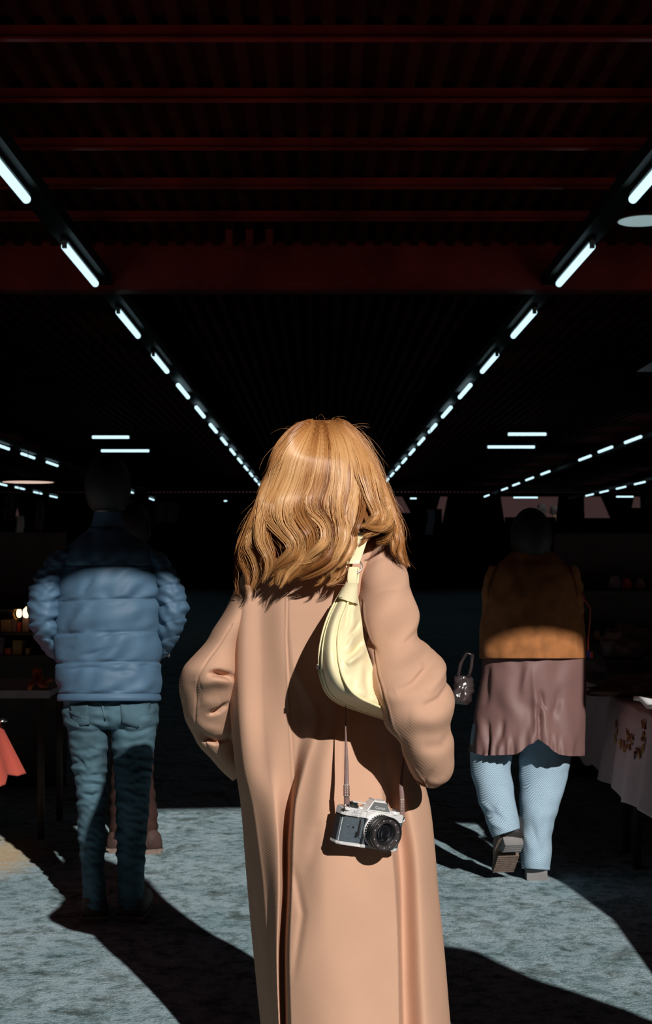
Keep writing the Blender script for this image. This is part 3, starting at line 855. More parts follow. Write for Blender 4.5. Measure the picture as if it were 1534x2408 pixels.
# ------------------------------------------------------------------ hair
def hair_material(name, dark, mid_, light, rough=0.45):
    m = bpy.data.materials.new(name); m.use_nodes = True
    nt = m.node_tree; b = nt.nodes['Principled BSDF']; L = nt.links
    at = nn(nt, 'ShaderNodeAttribute', attribute_name='strand')
    rp = nn(nt, 'ShaderNodeValToRGB'); e = rp.color_ramp.elements
    e[0].position = 0.0; e[0].color = (*dark, 1); e[1].position = 1.0; e[1].color = (*light, 1)
    x = e.new(0.5); x.color = (*mid_, 1)
    L.new(at.outputs['Fac'], rp.inputs[0]); L.new(rp.outputs[0], b.inputs['Base Color'])
    b.inputs['Roughness'].default_value = rough; b.inputs['Specular IOR Level'].default_value = 0.5
    b.inputs['Specular Tint'].default_value = (1.0, 0.84, 0.74, 1)
    tg = nn(nt, 'ShaderNodeTangent', direction_type='UV_MAP', uv_map='along')
    L.new(tg.outputs[0], b.inputs['Tangent'])
    b.inputs['Anisotropic'].default_value = 0.6
    b.inputs['Anisotropic Rotation'].default_value = 0.0
    return m
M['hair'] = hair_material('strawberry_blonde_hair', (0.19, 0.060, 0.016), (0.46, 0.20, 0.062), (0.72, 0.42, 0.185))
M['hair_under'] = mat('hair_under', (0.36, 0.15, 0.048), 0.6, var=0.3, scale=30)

HY = [984, 990, 1000, 1020, 1045, 1080, 1120, 1160, 1200, 1250, 1300, 1350, 1405]
HL = [735, 708, 690, 668, 650, 635, 622, 606, 592, 573, 556, 550, 548]
HR = [800, 815, 826, 842, 860, 882, 900, 916, 930, 946, 956, 970, 975]
HT = [0.0, 0.045, 0.075, 0.11, 0.135, 0.155, 0.16, 0.16, 0.165, 0.172, 0.17, 0.165, 0.16]
def hair_depth(px, py):
    """Depth of the hair's outer surface, lying over the head and then over the coat's back."""
    py = np.clip(py, 984, 1405)
    l, r, t = smooth_of(py, HY, HL), smooth_of(py, HY, HR), smooth_of(py, HY, HT)
    u = np.clip((2 * px - l - r) / (r - l), -1, 1)
    d = 3.375 - t * np.maximum(0, 1 - np.abs(u) ** 2.3) ** 0.5
    cb = coat_back(np.clip(px, 566, 900), np.maximum(py, 1262)) - 0.022
    k = np.clip((py - 1230) / 70, 0, 1)
    return d * (1 - k) + np.minimum(d, cb) * k

Z1 = lambda pts: [(520 + x / 3.068, 960 + y / 3.068) for x, y in pts]
GUIDES = [Z1(g) for g in (
    [(640, 96), (520, 150), (420, 240), (355, 340), (318, 470), (285, 590), (250, 680), (190, 780), (140, 900), (105, 1010), (105, 1120), (130, 1240), (110, 1390)],
    [(650, 94), (540, 170), (440, 290), (380, 430), (335, 560), (290, 660), (285, 740), (240, 830), (180, 930), (150, 1020), (190, 1120), (230, 1240), (190, 1420)],
    [(660, 92), (560, 200), (480, 330), (430, 470), (375, 600), (330, 690), (320, 790), (370, 880), (440, 940), (500, 980), (520, 1040), (460, 1120), (300, 1230)],
    [(670, 91), (590, 220), (520, 360), (480, 500), (430, 620), (385, 710), (385, 800), (450, 880), (520, 930), (550, 1010), (500, 1080), (420, 1150), (290, 1310)],
    [(685, 90), (625, 240), (570, 390), (535, 530), (490, 640), (465, 730), (475, 820), (530, 890), (575, 960), (570, 1040), (510, 1100), (430, 1170), (400, 1300)],
    [(700, 90), (660, 250), (620, 400), (585, 550), (550, 650), (540, 740), (590, 820), (650, 880), (670, 960), (640, 1040), (560, 1110), (460, 1180), (390, 1320)],
    [(715, 90), (705, 250), (680, 400), (645, 560), (610, 650), (630, 740), (690, 810), (725, 880), (730, 960), (695, 1040), (620, 1110), (520, 1180), (420, 1210)],
    [(735, 90), (750, 250), (740, 410), (710, 560), (670, 660), (690, 750), (750, 830), (780, 910), (775, 990), (730, 1070), (650, 1140), (560, 1200), (480, 1230)],
    [(755, 90), (795, 250), (795, 410), (775, 560), (745, 670), (755, 770), (800, 860), (815, 950), (800, 1040), (760, 1120), (690, 1190), (620, 1240), (550, 1270)],
    [(775, 90), (830, 240), (845, 400), (835, 560), (810, 680), (815, 780), (845, 880), (850, 970), (835, 1060), (805, 1140), (760, 1210), (715, 1260), (640, 1275)],
    [(790, 90), (865, 235), (890, 400), (885, 560), (865, 680), (865, 790), (885, 890), (890, 980), (880, 1060), (860, 1140), (825, 1200), (790, 1250), (730, 1290)],
    [(800, 89), (900, 225), (940, 390), (945, 560), (930, 690), (910, 800), (915, 900), (915, 980), (900, 1060), (893, 1130), (870, 1190), (845, 1235), (800, 1285)],
    [(808, 89), (925, 215), (985, 385), (1000, 550), (990, 660), (960, 760), (930, 850), (925, 930), (930, 1000), (925, 1050), (905, 1090), (895, 1130), (870, 1190)],
    [(815, 89), (950, 210), (1025, 375), (1055, 530), (1075, 630), (1110, 690), (1150, 745), (1150, 800), (1110, 840), (1050, 860), (1000, 875), (965, 900), (950, 930)],
    [(822, 88), (975, 205), (1060, 365), (1105, 520), (1145, 630), (1190, 720), (1205, 790), (1180, 850), (1120, 880), (1060, 885), (1020, 890), (990, 905), (975, 930)],
    [(830, 87), (1000, 200), (1090, 355), (1145, 510), (1190, 620), (1235, 720), (1265, 810), (1260, 880), (1220, 920), (1180, 930), (1150, 935), (1120, 930), (1090, 915)],
    [(838, 86), (1020, 195), (1110, 345), (1170, 500), (1220, 620), (1265, 730), (1300, 830), (1310, 910), (1290, 970), (1290, 1030), (1320, 1080), (1360, 1130), (1400, 1180)],
    [(842, 85), (1030, 190), (1120, 335), (1182, 490), (1235, 620), (1280, 740), (1315, 850), (1328, 940), (1318, 1000), (1325, 1050), (1350, 1090), (1380, 1130), (1410, 1190)])]
NS = 34
GR = []
for g in GUIDES:
    h = hermite(g, 10); seg = np.r_[0, np.cumsum(np.linalg.norm(np.diff(h, axis=0), axis=1))]
    tt = np.linspace(0, seg[-1], NS)
    GR.append(np.stack([np.interp(tt, seg, h[:, 0]), np.interp(tt, seg, h[:, 1])], -1))
GR = np.array(GR)

def strands():
    rs = np.random.RandomState(5)
    T = np.linspace(0, 1, NS)
    out, shade = [], []
    nl = 60
    for i in range(nl):
        outer = i % 2
        u = np.clip((i + 0.5 + rs.uniform(-0.5, 0.5)) / nl * (len(GR) - 1), 0, len(GR) - 1.001)
        k = min(int(u), len(GR) - 2); f = u - k
        c = GR[k] * (1 - f) + GR[k + 1] * f
        tang = np.gradient(c, axis=0); tang /= np.linalg.norm(tang, axis=1)[:, None] + 1e-9
        nor = np.stack([-tang[:, 1], tang[:, 0]], -1)
        ph, fr = rs.uniform(0, 6.28), rs.uniform(1.5, 2.4)
        grow = np.clip((T - 0.42) / 0.35, 0, 1)
        amp = rs.uniform(6, 17) * grow
        c = c + nor * (amp * np.sin(fr * 6.28 * T + ph))[:, None]
        dz = -0.003 - 0.013 * outer * np.clip((T - 0.25) / 0.4, 0, 1) - rs.uniform(0.004, 0.010) * grow * (1 + np.sin(fr * 6.28 * T + ph + 1.4))
        rad = np.interp(T, [0, 0.08, 0.2, 0.45, 0.62, 0.85, 1], [5, 11, 19, 23, 17, 11, 3]) * rs.uniform(0.8, 1.2) * (0.62 if 10.6 < u < 13 else 1.0)
        flat = np.interp(T, [0, 0.35, 0.6, 1], [0.20, 0.28, 0.85, 0.8])
        cap = rs.uniform(0.88, 1.0)
        tone = np.clip(rs.normal(0.52, 0.15), 0.2, 0.9)
        # finer wisps inside the lock
        wisps = [(rs.uniform(0, 2 * np.pi), rs.uniform(0.3, 1.0), rs.uniform(0, 6.28), rs.normal(0, 0.11)) for _ in range(9)]
        for j in range(330):
            wa, wq, wp, wt = wisps[rs.randint(9)]
            a = wa + rs.normal(0, 0.42); q = np.clip(wq + rs.normal(0, 0.15), 0, 1.05)
            loose = 1.0 if rs.rand() < 0.96 else rs.uniform(1.1, 1.6)
            lat = q * rad * np.cos(a) * loose; dep = q * rad * np.sin(a) * 0.001 * flat
            jit = (1.2 * np.sin(T * 9 + wp) + 0.4 * np.sin(T * rs.uniform(10, 24) + rs.uniform(0, 6.28))) * np.clip(T * 2 - 0.2, 0, 1)
            p = c + nor * (lat + jit * loose)[:, None]
            te = cap * rs.uniform(0.78, 1.0)
            Tq = T * te
            p = np.stack([np.interp(Tq, T, p[:, 0]), np.interp(Tq, T, p[:, 1])], -1)
            out.append((p, np.interp(Tq, T, dz + dep), np.cos(a) * q, np.sin(a), 1.0, rs.rand() ** 6 * 0.3, rs.uniform(0, 10))); shade.append(np.clip(tone + wt + rs.normal(0, 0.09), 0, 1))
    # flyaway hairs off the outline
    for i in range(170):
        u = rs.choice([rs.uniform(0, 2.0), rs.uniform(14.6, 17), rs.uniform(5, 13)], p=[0.42, 0.33, 0.25])
        k = min(int(u), len(GR) - 2); f = u - k
        c = GR[k] * (1 - f) + GR[k + 1] * f
        a, b = rs.uniform(0, 0.7), 0
        b = min(1, a + rs.uniform(0.15, 0.4)); Tq = np.linspace(a, b, NS)
        p = np.stack([np.interp(Tq, T, c[:, 0]), np.interp(Tq, T, c[:, 1])], -1)
        s = np.linspace(0, 1, NS)
        out_dir = np.array([-1.0 if u < 4 else 1.0, rs.uniform(-0.7, 0.4)])
        p = p + out_dir * (s ** 1.6 * rs.uniform(2, 8) * rs.choice([1, 1, 1, 2.6]))[:, None] + rs.normal(0, 3, 2)
        p[:, 0] += 4 * np.sin(s * rs.uniform(3, 9) + rs.uniform(0, 6)) * s
        out.append((p, -0.012 * s - rs.uniform(0, 0.02), rs.uniform(-1, 1), -1, 0.4, 1.0, 0.0)); shade.append(rs.uniform(0.2, 0.7))
    for i in range(26):
        s = np.linspace(0, 1, NS); x0 = rs.uniform(690, 830); y0 = 984 + abs(x0 - 765) ** 1.7 * 0.022
        p = np.stack([x0 + rs.uniform(-1, 1) * 40 * s + (x0 - 765) * 0.3 * s, y0 - rs.uniform(2, 13) * np.sin(np.pi * s * rs.uniform(0.5, 1.0)) + 6 * s], -1)
        out.append((p, 0.0 * s, 0.3, -1, 0.28, 1.0, 0.0)); shade.append(rs.uniform(0.1, 0.5))
    return out, np.array(shade)

ST, SH = strands()
N = len(ST)
PXs = np.array([s[0] for s in ST]); Ds = np.array([s[1] for s in ST])
SPd, INs = np.array([s[5] for s in ST])[:, None], np.array([s[6] for s in ST])[:, None]
lo, hi = smooth_of(PXs[..., 1], HY, HL) + INs, smooth_of(PXs[..., 1], HY, HR) - INs
X_ = PXs[..., 0]
PXs[..., 0] = np.where(X_ < lo, lo - (lo - X_) * SPd, np.where(X_ > hi, hi + (X_ - hi) * SPd, X_))
Ds = Ds + hair_depth(PXs[..., 0], PXs[..., 1])
CA, SA, WD = (np.array([s[k] for s in ST]) for k in (2, 3, 4))
Pw = W(PXs[..., 0], PXs[..., 1], Ds)
Tn = np.gradient(Pw, axis=1); Tn /= np.linalg.norm(Tn, axis=-1, keepdims=True) + 1e-12
lat = np.cross(Tn, np.array([0, 1.0, 0])); lat /= np.linalg.norm(lat, axis=-1, keepdims=True) + 1e-9
dp = np.cross(lat, Tn)
dp = np.where(dp[..., 1:2] < 0, -dp, dp)                 # away from the camera
kT = np.clip((np.linspace(0, 1, NS) - 0.25) / 0.35, 0.12, 1)[None, :, None]
nrm = lat * CA[:, None, None] * 0.9 * kT + dp * (-1 * (1 - kT) + kT * (np.minimum(SA, 0.2) - 0.35)[:, None, None])
nrm /= np.linalg.norm(nrm, axis=-1, keepdims=True) + 1e-9
wv = np.cross(Tn, nrm); wv /= np.linalg.norm(wv, axis=-1, keepdims=True) + 1e-9
wid = np.interp(np.linspace(0, 1, NS), [0, 0.1, 0.75, 1], [0.0004, 0.00062, 0.0005, 0.00012])[None, :, None] * WD[:, None, None]
VV = np.stack([Pw - wv * wid, Pw + wv * wid], 2).reshape(-1, 3)
base = (np.arange(N)[:, None] * NS + np.arange(NS - 1)[None, :]).reshape(-1) * 2
quads = np.stack([base, base + 1, base + 3, base + 2], -1).astype(np.int32)
me = bpy.data.meshes.new('hair')
me.vertices.add(len(VV)); me.vertices.foreach_set('co', VV.ravel().astype(np.float32))
me.loops.add(quads.size); me.loops.foreach_set('vertex_index', quads.ravel())
me.polygons.add(len(quads)); me.polygons.foreach_set('loop_start', np.arange(0, quads.size, 4, dtype=np.int32))
me.polygons.foreach_set('use_smooth', np.ones(len(quads), bool))
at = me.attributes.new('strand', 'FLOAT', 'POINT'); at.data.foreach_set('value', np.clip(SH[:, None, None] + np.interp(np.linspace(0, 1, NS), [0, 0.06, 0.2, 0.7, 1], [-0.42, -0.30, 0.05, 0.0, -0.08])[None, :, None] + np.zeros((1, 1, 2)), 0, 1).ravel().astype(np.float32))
uv = me.uv_layers.new(name='along')
vv = (np.arange(N * NS) % NS) / (NS - 1)
uvv = np.stack([np.stack([np.zeros_like(vv), vv], -1), np.stack([np.full_like(vv, 0.02), vv], -1)], 1).reshape(-1, 2)
uv.data.foreach_set('uv', uvv[quads.ravel()].ravel().astype(np.float32))
me.update(calc_edges=True)
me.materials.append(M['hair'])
hair = bpy.data.objects.new('hair', me); COL.objects.link(hair)
hair.parent = woman; bpy.context.view_layer.update(); hair.matrix_parent_inverse = woman.matrix_world.inverted()
tag(hair, kind='stuff', label='long wavy strawberry blonde hair')

# the dense hair underneath the outer locks
yy = [988, 1000, 1020, 1050, 1090, 1140, 1190, 1240, 1290, 1330, 1350]
secs = []
for y in yy:
    l, r, t = float(smooth_of(y, HY, HL)), float(smooth_of(y, HY, HR)), float(smooth_of(y, HY, HT))
    l += 9; r -= 9
    if y > 1200: r = min(r, 930 - (y - 1200) * 0.9); l += (y - 1200) * 0.08
    secs.append((l, y, r, y, 3.378, max(0.01, t - 0.016)))
def under(px, py, d, c, s, row):
    d = np.where(s > 0, 3.378 + (d - 3.378) * 0.35, np.minimum(d, 9))
    cb = coat_back(np.clip(px, 566, 900), np.maximum(py, 1262)) - 0.008
    k = np.clip((py - 1240) / 50, 0, 1)
    d = np.where(s < 0, d * (1 - k) + np.minimum(hair_depth(px, py) + 0.012, cb) * k, d * (1 - k) + (cb + 0.004) * k)
    return px, py, d
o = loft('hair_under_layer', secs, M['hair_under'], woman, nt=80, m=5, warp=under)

# ------------------------------------------------------------------ the shoulder bag
bag = empty('shoulder_bag', tuple(w1(815, 1640, 3.12)), 'pale yellow leather crescent shoulder bag tucked under the camel coat arm', 'bag')
# the three long edges of the crescent: (px, py, depth) at matching steps from the strap end to the far end
EA = [(812, 1376, 3.18), (804, 1390, 3.168), (786, 1420, 3.14), (771, 1452, 3.11), (759, 1490, 3.085), (752, 1530, 3.07), (751, 1570, 3.07), (757, 1603, 3.085), (771, 1633, 3.115), (800, 1655, 3.155), (850, 1673, 3.20), (908, 1692, 3.24)]
EB = [(829, 1376, 3.155), (825, 1392, 3.14), (816, 1425, 3.105), (803, 1458, 3.075), (796, 1495, 3.045), (796, 1535, 3.025), (801, 1570, 3.018), (811, 1600, 3.016), (828, 1626, 3.018), (850, 1643, 3.03), (876, 1655, 3.05), (912, 1670, 3.075)]
EC = [(840, 1376, 3.17), (841, 1392, 3.162), (846, 1425, 3.15), (852, 1465, 3.13), (856, 1500, 3.12), (866, 1535, 3.10), (876, 1565, 3.09), (884, 1595, 3.085), (892, 1618, 3.085), (902, 1636, 3.085), (914, 1650, 3.09), (928, 1666, 3.10)]
MB = 9
eA, eB, eC = hermite(EA, MB), hermite(EB, MB), hermite(EC, MB)
def strip(a, b, bulge, n, wr=None, push=(0, -1)):
    """A surface between two edges, bowed towards the camera (bulge, metres; one value per row)."""
    t = np.linspace(0, 1, n)[None, :, None]
    P = a[:, None, :] * (1 - t) + b[:, None, :] * t
    bl = np.broadcast_to(np.asarray(bulge, float), (len(a),))[:, None]
    P[..., 2] -= bl * np.sin(np.pi * t[..., 0]) ** 1.35
    if wr is not None: P[..., 2] -= wr(P[..., 0], P[..., 1], t[..., 0] + 0 * P[..., 0])
    return P
def grid_obj(name, P, m_, parent, thick=0.0):
    nr, nc = P.shape[:2]
    V = W(P[..., 0], P[..., 1], P[..., 2]).reshape(-1, 3)
    Fc = gridf(nr, nc, False)
    o = mobj(name, V, Fc, m_, parent)
    if thick:
        sm = o.modifiers.new('thickness', 'SOLIDIFY'); sm.thickness = thick; sm.offset = 0
    return o
row = np.linspace(0, 1, len(eA))
bg = 0.030 * np.sin(np.pi * np.clip(row * 1.05, 0, 1)) ** 0.7
g_wr = lambda x, y, t: -crease(x, y, [(772, 1430), (782, 1470), (776, 1540)], 12, 0.002) + 0.0008 * wob(x, y, 4, 60, 1.4)
grid_obj('gusset', strip(eA, eB, bg, 22, g_wr), M['bag'], bag)
def f_wr(x, y, t):
    a = crease(x, y, [(846, 1462), (838, 1478), (825, 1492)], 4, -0.006)
    a += crease(x, y, [(848, 1486), (832, 1498), (818, 1520)], 6, 0.006)
    a += crease(x, y, [(852, 1508), (838, 1528), (820, 1548)], 6, -0.010)
    a += crease(x, y, [(866, 1520), (845, 1540), (812, 1562)], 9, 0.008)
    a += crease(x, y, [(826, 1412), (818, 1440), (812, 1480)], 5, -0.003)
    a += crease(x, y, [(840, 1420), (832, 1440), (830, 1462)], 6, 0.003)
    a += crease(x, y, [(860, 1565), (862, 1600), (868, 1635)], 7, -0.004)
    a += 0.001 * wob(x, y, 5, 40, 0.8)
    return 2.5 * a * np.clip(np.sin(np.pi * t) * 2.2, 0, 1)
grid_obj('side_panel', strip(eB, eC, 0.016 * np.sin(np.pi * np.clip(row, 0, 1)) ** 0.6, 30, f_wr), M['bag'], bag)
eA2, eC2 = eA.copy(), eC.copy()
grid_obj('back_panel', strip(eA, eC, -0.05 * np.sin(np.pi * row) ** 0.6, 16), M['bag'], bag)
for e, dz in ((eA, -0.001), (eB, -0.0045)):
    p = W(e[:, 0], e[:, 1], e[:, 2] + dz)
    v, f = tube(p[4:], 0.0027, 10)
    mobj('piping', v, f, M['bag_edge'], bag)
# a second line of piping just inside, where the gusset folds over
e2 = eA * 0.86 + eB * 0.14; e2[:, 2] -= 0.012 * np.sin(np.pi * row) ** 0.6
v, f = tube(W(e2[12:-12, 0], e2[12:-12, 1], e2[12:-12, 2]), 0.0013, 8)
mobj('piping', v, f, M['bag_edge'], bag)
# the folded end tab with its dark seam, closed by the leather loop through the ring
tab = loft('end_tab', [(815, 1370, 841, 1371, 3.168, 0.010), (809, 1379, 842, 1381, 3.158, 0.018), (801, 1392, 842, 1398, 3.146, 0.025), (795, 1403, 841, 1417, 3.133, 0.029), (794, 1406, 841, 1421, 3.131, 0.028)],
           M['bag'], bag, nt=40, m=6)
v, f = tube(W(np.array([794, 803, 813, 824, 834, 841]), np.array([1405, 1405, 1408, 1412.5, 1418, 1422.5]), np.array([3.124, 3.112, 3.107, 3.106, 3.112, 3.122])), 0.0011, 8)
mobj('tab_seam', v, f, M['black_satin'], bag)
def band(pts, thick, m_, name, parent, n=6):
    """A flat leather band: (left px, left py, right px, right py, depth) rows."""
    return loft(name, [(a, b, c, d, e, thick) for a, b, c, d, e in pts], m_, parent, nt=16, m=n)
band([(818, 1376, 839, 1376, 3.16), (817, 1360, 840, 1360, 3.178), (818, 1346, 840, 1345, 3.188), (820, 1336, 842, 1336, 3.195), (822, 1333, 842, 1333, 3.197)], 0.0025, M['bag'], 'ring_loop', bag)
band([(838, 1374, 844, 1372, 3.18), (841, 1342, 846, 1340, 3.20), (840, 1336, 844, 1334, 3.20)], 0.0018, M['bag_edge'], 'loop_end', bag)
ring_c = w1(833, 1331, 3.195)
bm = bmesh.new()
v, f = tube([ring_c + Vector((0.0175 * math.cos(a), 0.006 * math.sin(a), 0.0165 * math.sin(a))) for a in np.linspace(0, 2 * math.pi, 33)], 0.0017, 8, False)
mobj('ring', v, f, M['chrome'], bag)
band([(815, 1326, 846, 1326, 3.19), (816, 1318, 849, 1316, 3.193), (822, 1298, 856, 1296, 3.205), (831, 1268, 865, 1268, 3.225), (838, 1250, 872, 1248, 3.26), (844, 1245, 874, 1244, 3.33), (846, 1250, 872, 1250, 3.42), (850, 1290, 874, 1290, 3.49)], 0.0022, M['bag'], 'strap', bag)
bm = bmesh.new(); q = w1(749, 1568, 3.068)
box(bm, q - Vector((0.0035, 0.002, 0.006)), q + Vector((0.0035, 0.002, 0.006)), 0.001)
bobj('zip_pull', bm, M['chrome'], bag)

# ------------------------------------------------------------------ the film camera on its strap
slr_c = w1(868, 1938, 3.14)
slr = empty('film_camera', slr_c, 'silver and black SLR film camera hanging low against the camel coat', 'camera')
slr.rotation_euler = (Matrix.Rotation(math.radians(12.0), 3, 'Y') @ Matrix.Rotation(math.radians(-3), 3, 'X') @ Matrix.Rotation(math.radians(28), 3, 'Z')).to_euler()
slr.scale = (1.15, 1.15, 1.15)
mm = 0.001
SHORT = [False]
def part(name, bm, m_, parent=slr, smooth=False):
    for v in bm.verts:
        if SHORT[0] and v.co.y < -26: v.co.y = -26 + (v.co.y + 26) * 0.78      # the lens is a short one
        v.co *= mm
    return bobj(name, bm, m_, parent, smooth, world=False)
def prism(bm, outline, z0, z1):
    a = [bm.verts.new((x, y, z0)) for x, y in outline]; b = [bm.verts.new((x, y, z1)) for x, y in outline]
    bm.faces.new(a[::-1]); bm.faces.new(b)
    for i in range(len(a)): bm.faces.new((a[i], a[(i+1) % len(a)], b[(i+1) % len(a)], b[i]))
    return bm
OUT = [(-70, 12), (-70, -8), (-64, -15), (-20, -15), (-20, -19), (38, -19), (38, -15), (62, -15), (70, -8), (70, 12), (64, 16), (-64, 16)]
grow = lambda o, k: [(x + math.copysign(k, x), y + math.copysign(k, y)) for x, y in o]
bm = prism(bmesh.new(), OUT, -37, 13); part('body', bm, M['leatherette'])
bm = prism(bmesh.new(), grow(OUT, 0.7), -43, -37)
bmesh.ops.bevel(bm, geom=[e for e in bm.edges if abs(e.verts[0].co.z - e.verts[1].co.z) < 0.1 and e.verts[0].co.z < -42], offset=1.6, segments=2, affect='EDGES'); part('bottom_plate', bm, M['satin'])
bm = prism(bmesh.new(), grow(OUT, 0.7), 13, 28)
bmesh.ops.bevel(bm, geom=[e for e in bm.edges if abs(e.verts[0].co.z - e.verts[1].co.z) < 0.1 and e.verts[0].co.z > 27], offset=1.8, segments=2, affect='EDGES'); part('top_plate', bm, M['satin'])
bm = bmesh.new(); box(bm, (-70.9, -15.3, 10.6), (-21, 12, 13.2)); part('black_line', bm, M['black_metal'])
# end strips of the body, dark and smooth
bm = bmesh.new(); box(bm, (-70.6, -7, -36.5), (-69.2, 11, 10.5), 0.3); part('end_trim', bm, M['black_satin'])
bm = bmesh.new(); box(bm, (-67.8, -11.6, -36.5), (-65.6, -9.6, 11), 0.6); part('edge_strip', bm, M['satin'])
# pentaprism: sloping shoulders and a black-grey roof
bm = bmesh.new()
a = [(-22, -19, 28), (34, -19, 28), (34, 12, 28), (-22, 12, 28)]; b = [(-9, -15, 47), (21, -15, 47), (18, 10, 47), (-6, 10, 47)]
va = [bm.verts.new(p) for p in a]; vb = [bm.verts.new(p) for p in b]
bm.faces.new(vb)
for i in range(4): bm.faces.new((va[i], va[(i+1) % 4], vb[(i+1) % 4], vb[i]))
bmesh.ops.bevel(bm, geom=list(bm.edges), offset=1.2, segments=2, affect='EDGES')
pr = part('prism_housing', bm, M['satin'])
M['prism'] = mat('grey_prism_face', (0.16, 0.17, 0.17), 0.5, 0.2)
bm = bmesh.new()
fa = [(-17.5, -18.6, 30.5), (29.5, -18.6, 30.5), (20.5, -15.9, 45.6), (-8.5, -15.9, 45.6)]
vs = [bm.verts.new(p) for p in fa]; v2 = [bm.verts.new((p[0], p[1] - 0.5, p[2])) for p in fa]
bm.faces.new(v2)
for i in range(4): bm.faces.new((vs[i], vs[(i+1) % 4], v2[(i+1) % 4], v2[i]))
part('prism_face', bm, M['prism'], pr)
bm = bmesh.new(); box(bm, (-6, -12, 47), (18, 10, 48.4)); box(bm, (-6, -12, 48.4), (-3.5, 10, 50)); box(bm, (15.5, -12, 48.4), (18, 10, 50)); part('hot_shoe', bm, M['satin'], pr)
def words_on(txt, size, loc, rot, m_, parent, name='lettering', shear=0.0, ext=0.15):
    cu = bpy.data.curves.new(name, 'FONT'); cu.body = txt; cu.size = size * mm; cu.extrude = ext * mm; cu.align_x = 'CENTER'; cu.shear = shear
    t = bpy.data.objects.new(name, cu); COL.objects.link(t)
    bpy.context.view_layer.update()
    dg = bpy.context.evaluated_depsgraph_get()
    me = bpy.data.meshes.new_from_object(t.evaluated_get(dg), depsgraph=dg)
    bpy.data.objects.remove(t)
    o = bpy.data.objects.new(name, me); COL.objects.link(o); o.parent = parent
    o.location = [c * mm for c in loc]; o.rotation_euler = rot
    me.materials.clear(); me.materials.append(m_)
    return o
RX90 = (math.pi / 2, 0, 0)
words_on('AE-1', 11, (-41, -15.9, 17.5), RX90, M['ink'], slr, shear=0.2)
words_on('Canon', 8.5, (6, -19.3, 33.2), (math.radians(80), 0, 0), M['satin'], slr)
bm = bmesh.new(); box(bm, (-53, -16.1, 14.9), (-29, -15.6, 15.6)); part('engraved_line', bm, M['ink'])
# knobs along the top
for x, y, r, z0, z1, m_ in ((-44, 0, 11.5, 28, 33, 'black_satin'), (-44, 0, 9, 33, 37.5, 'black_metal'), (-28, -3, 5, 28, 31, 'satin'), (52, 0, 10.5, 28, 32, 'satin'), (52, 0, 8, 32, 36.5, 'chrome')):
    bm = bmesh.new(); lathe(bm, [(0, z0), (r, z0), (r, z1 - 0.8), (r - 0.8, z1), (0, z1)], (x, y, 0), n=28); part('dial', bm, M[m_], smooth=False)
bm = bmesh.new(); box(bm, (-47, -4, 37.5), (-19, 4, 39.5), 0.6); part('wind_lever', bm, M['satin'])
# front details: self-timer lever in its slot, battery door, studs
bm = bmesh.new(); box(bm, (-32, -16.4, -24), (-27.6, -15, 9), 0.5); part('timer_slot', bm, M['black_metal'])
bm = bmesh.new(); box(bm, (-29.6, -18.2, -20), (-28.2, -16.2, 8), 0.4); part('timer_lever', bm, M['chrome'])
bm = bmesh.new(); box(bm, (-26.6, -17.2, -27), (-17.5, -15, 6), 0.5); part('battery_door', bm, M['leatherette'])
bm = bmesh.new(); box(bm, (-35.5, -17.4, -26), (-31.5, -15.2, -15), 0.5); part('door_latch', bm, M['black_metal'])
for x, z, r in ((-54, -6, 2.3), (-43, -7.5, 2.0), (-36, 11.8, 1.6)):
    bm = bmesh.new(); lathe(bm, [(0, 0), (r, 0), (r, 1.2), (r * 0.5, 1.6), (0, 1.3)], (x, -15, z), (0, -1, 0), 16); part('stud', bm, M['chrome' if z != -7.5 else 'black_metal'], smooth=True)
bm = bmesh.new(); box(bm, (-22, -19.8, -36.8), (-18.5, -15.5, 12.5), 0.8); part('mount_cheek', bm, M['black_metal'])
# lens, along -y
SHORT[0] = True
LC = (10, 0, -7)
def ringp(name, prof, m_, parent, n=56, smooth=False):
    bm = bmesh.new(); lathe(bm, prof, LC, (0, -1, 0), n)
    return part(name, bm, M[m_], parent, smooth)
mount = ringp('lens_mount', [(0, 18), (31.5, 18), (32.5, 20), (32.5, 24), (30.5, 25), (0, 25)], 'satin', slr)
lens = ringp('lens_barrel', [(0, 24), (30.5, 24), (31.2, 26), (31.2, 33), (29.5, 34), (29.5, 36.5), (31.5, 37.5), (31.5, 45), (30.2, 46), (30.2, 50), (33, 51.5), (33, 60), (32, 61.5), (30.4, 61.5)], 'black_satin', slr)
ringp('chrome_ring', [(31.3, 27), (32.0, 27.3), (32.0, 30.8), (31.3, 31)], 'satin', lens)
ringp('front_rim', [(30.4, 60.5), (30.6, 62.4), (32.3, 62.4), (33.3, 61.2), (33.3, 59.6)], 'black_metal', lens, smooth=True)
for k, (y0, y1, nrib, r0) in enumerate(((37.8, 44.8, 44, 31.3), (52, 59, 0, 33))):
    if not nrib: continue
    bm = bmesh.new()
    for i in range(nrib):
        a = 2 * math.pi * i / nrib
        r_ = bmesh.ops.create_cube(bm, size=1.0)
        q = Matrix.Rotation(a, 3, 'Y')
        for v in r_['verts']:
            v.co = Vector(LC) + q @ Vector((v.co.x * 2.6, -(y0 + y1) / 2 + v.co.y * (y1 - y0), r0 + 0.5 + v.co.z * 1.6))
    part('grip_ribs', bm, M['black_metal'], lens)
bm = bmesh.new()
for i in range(40):
    a = 2 * math.pi * i / 40; q = Matrix.Rotation(a, 3, 'Y'); r_ = bmesh.ops.create_cube(bm, size=1.0)
    for v in r_['verts']: v.co = Vector(LC) + q @ Vector((v.co.x * 2.8, -29.5 + v.co.y * 5, 31.6 + v.co.z * 1.6))
part('aperture_ribs', bm, M['black_metal'], lens)
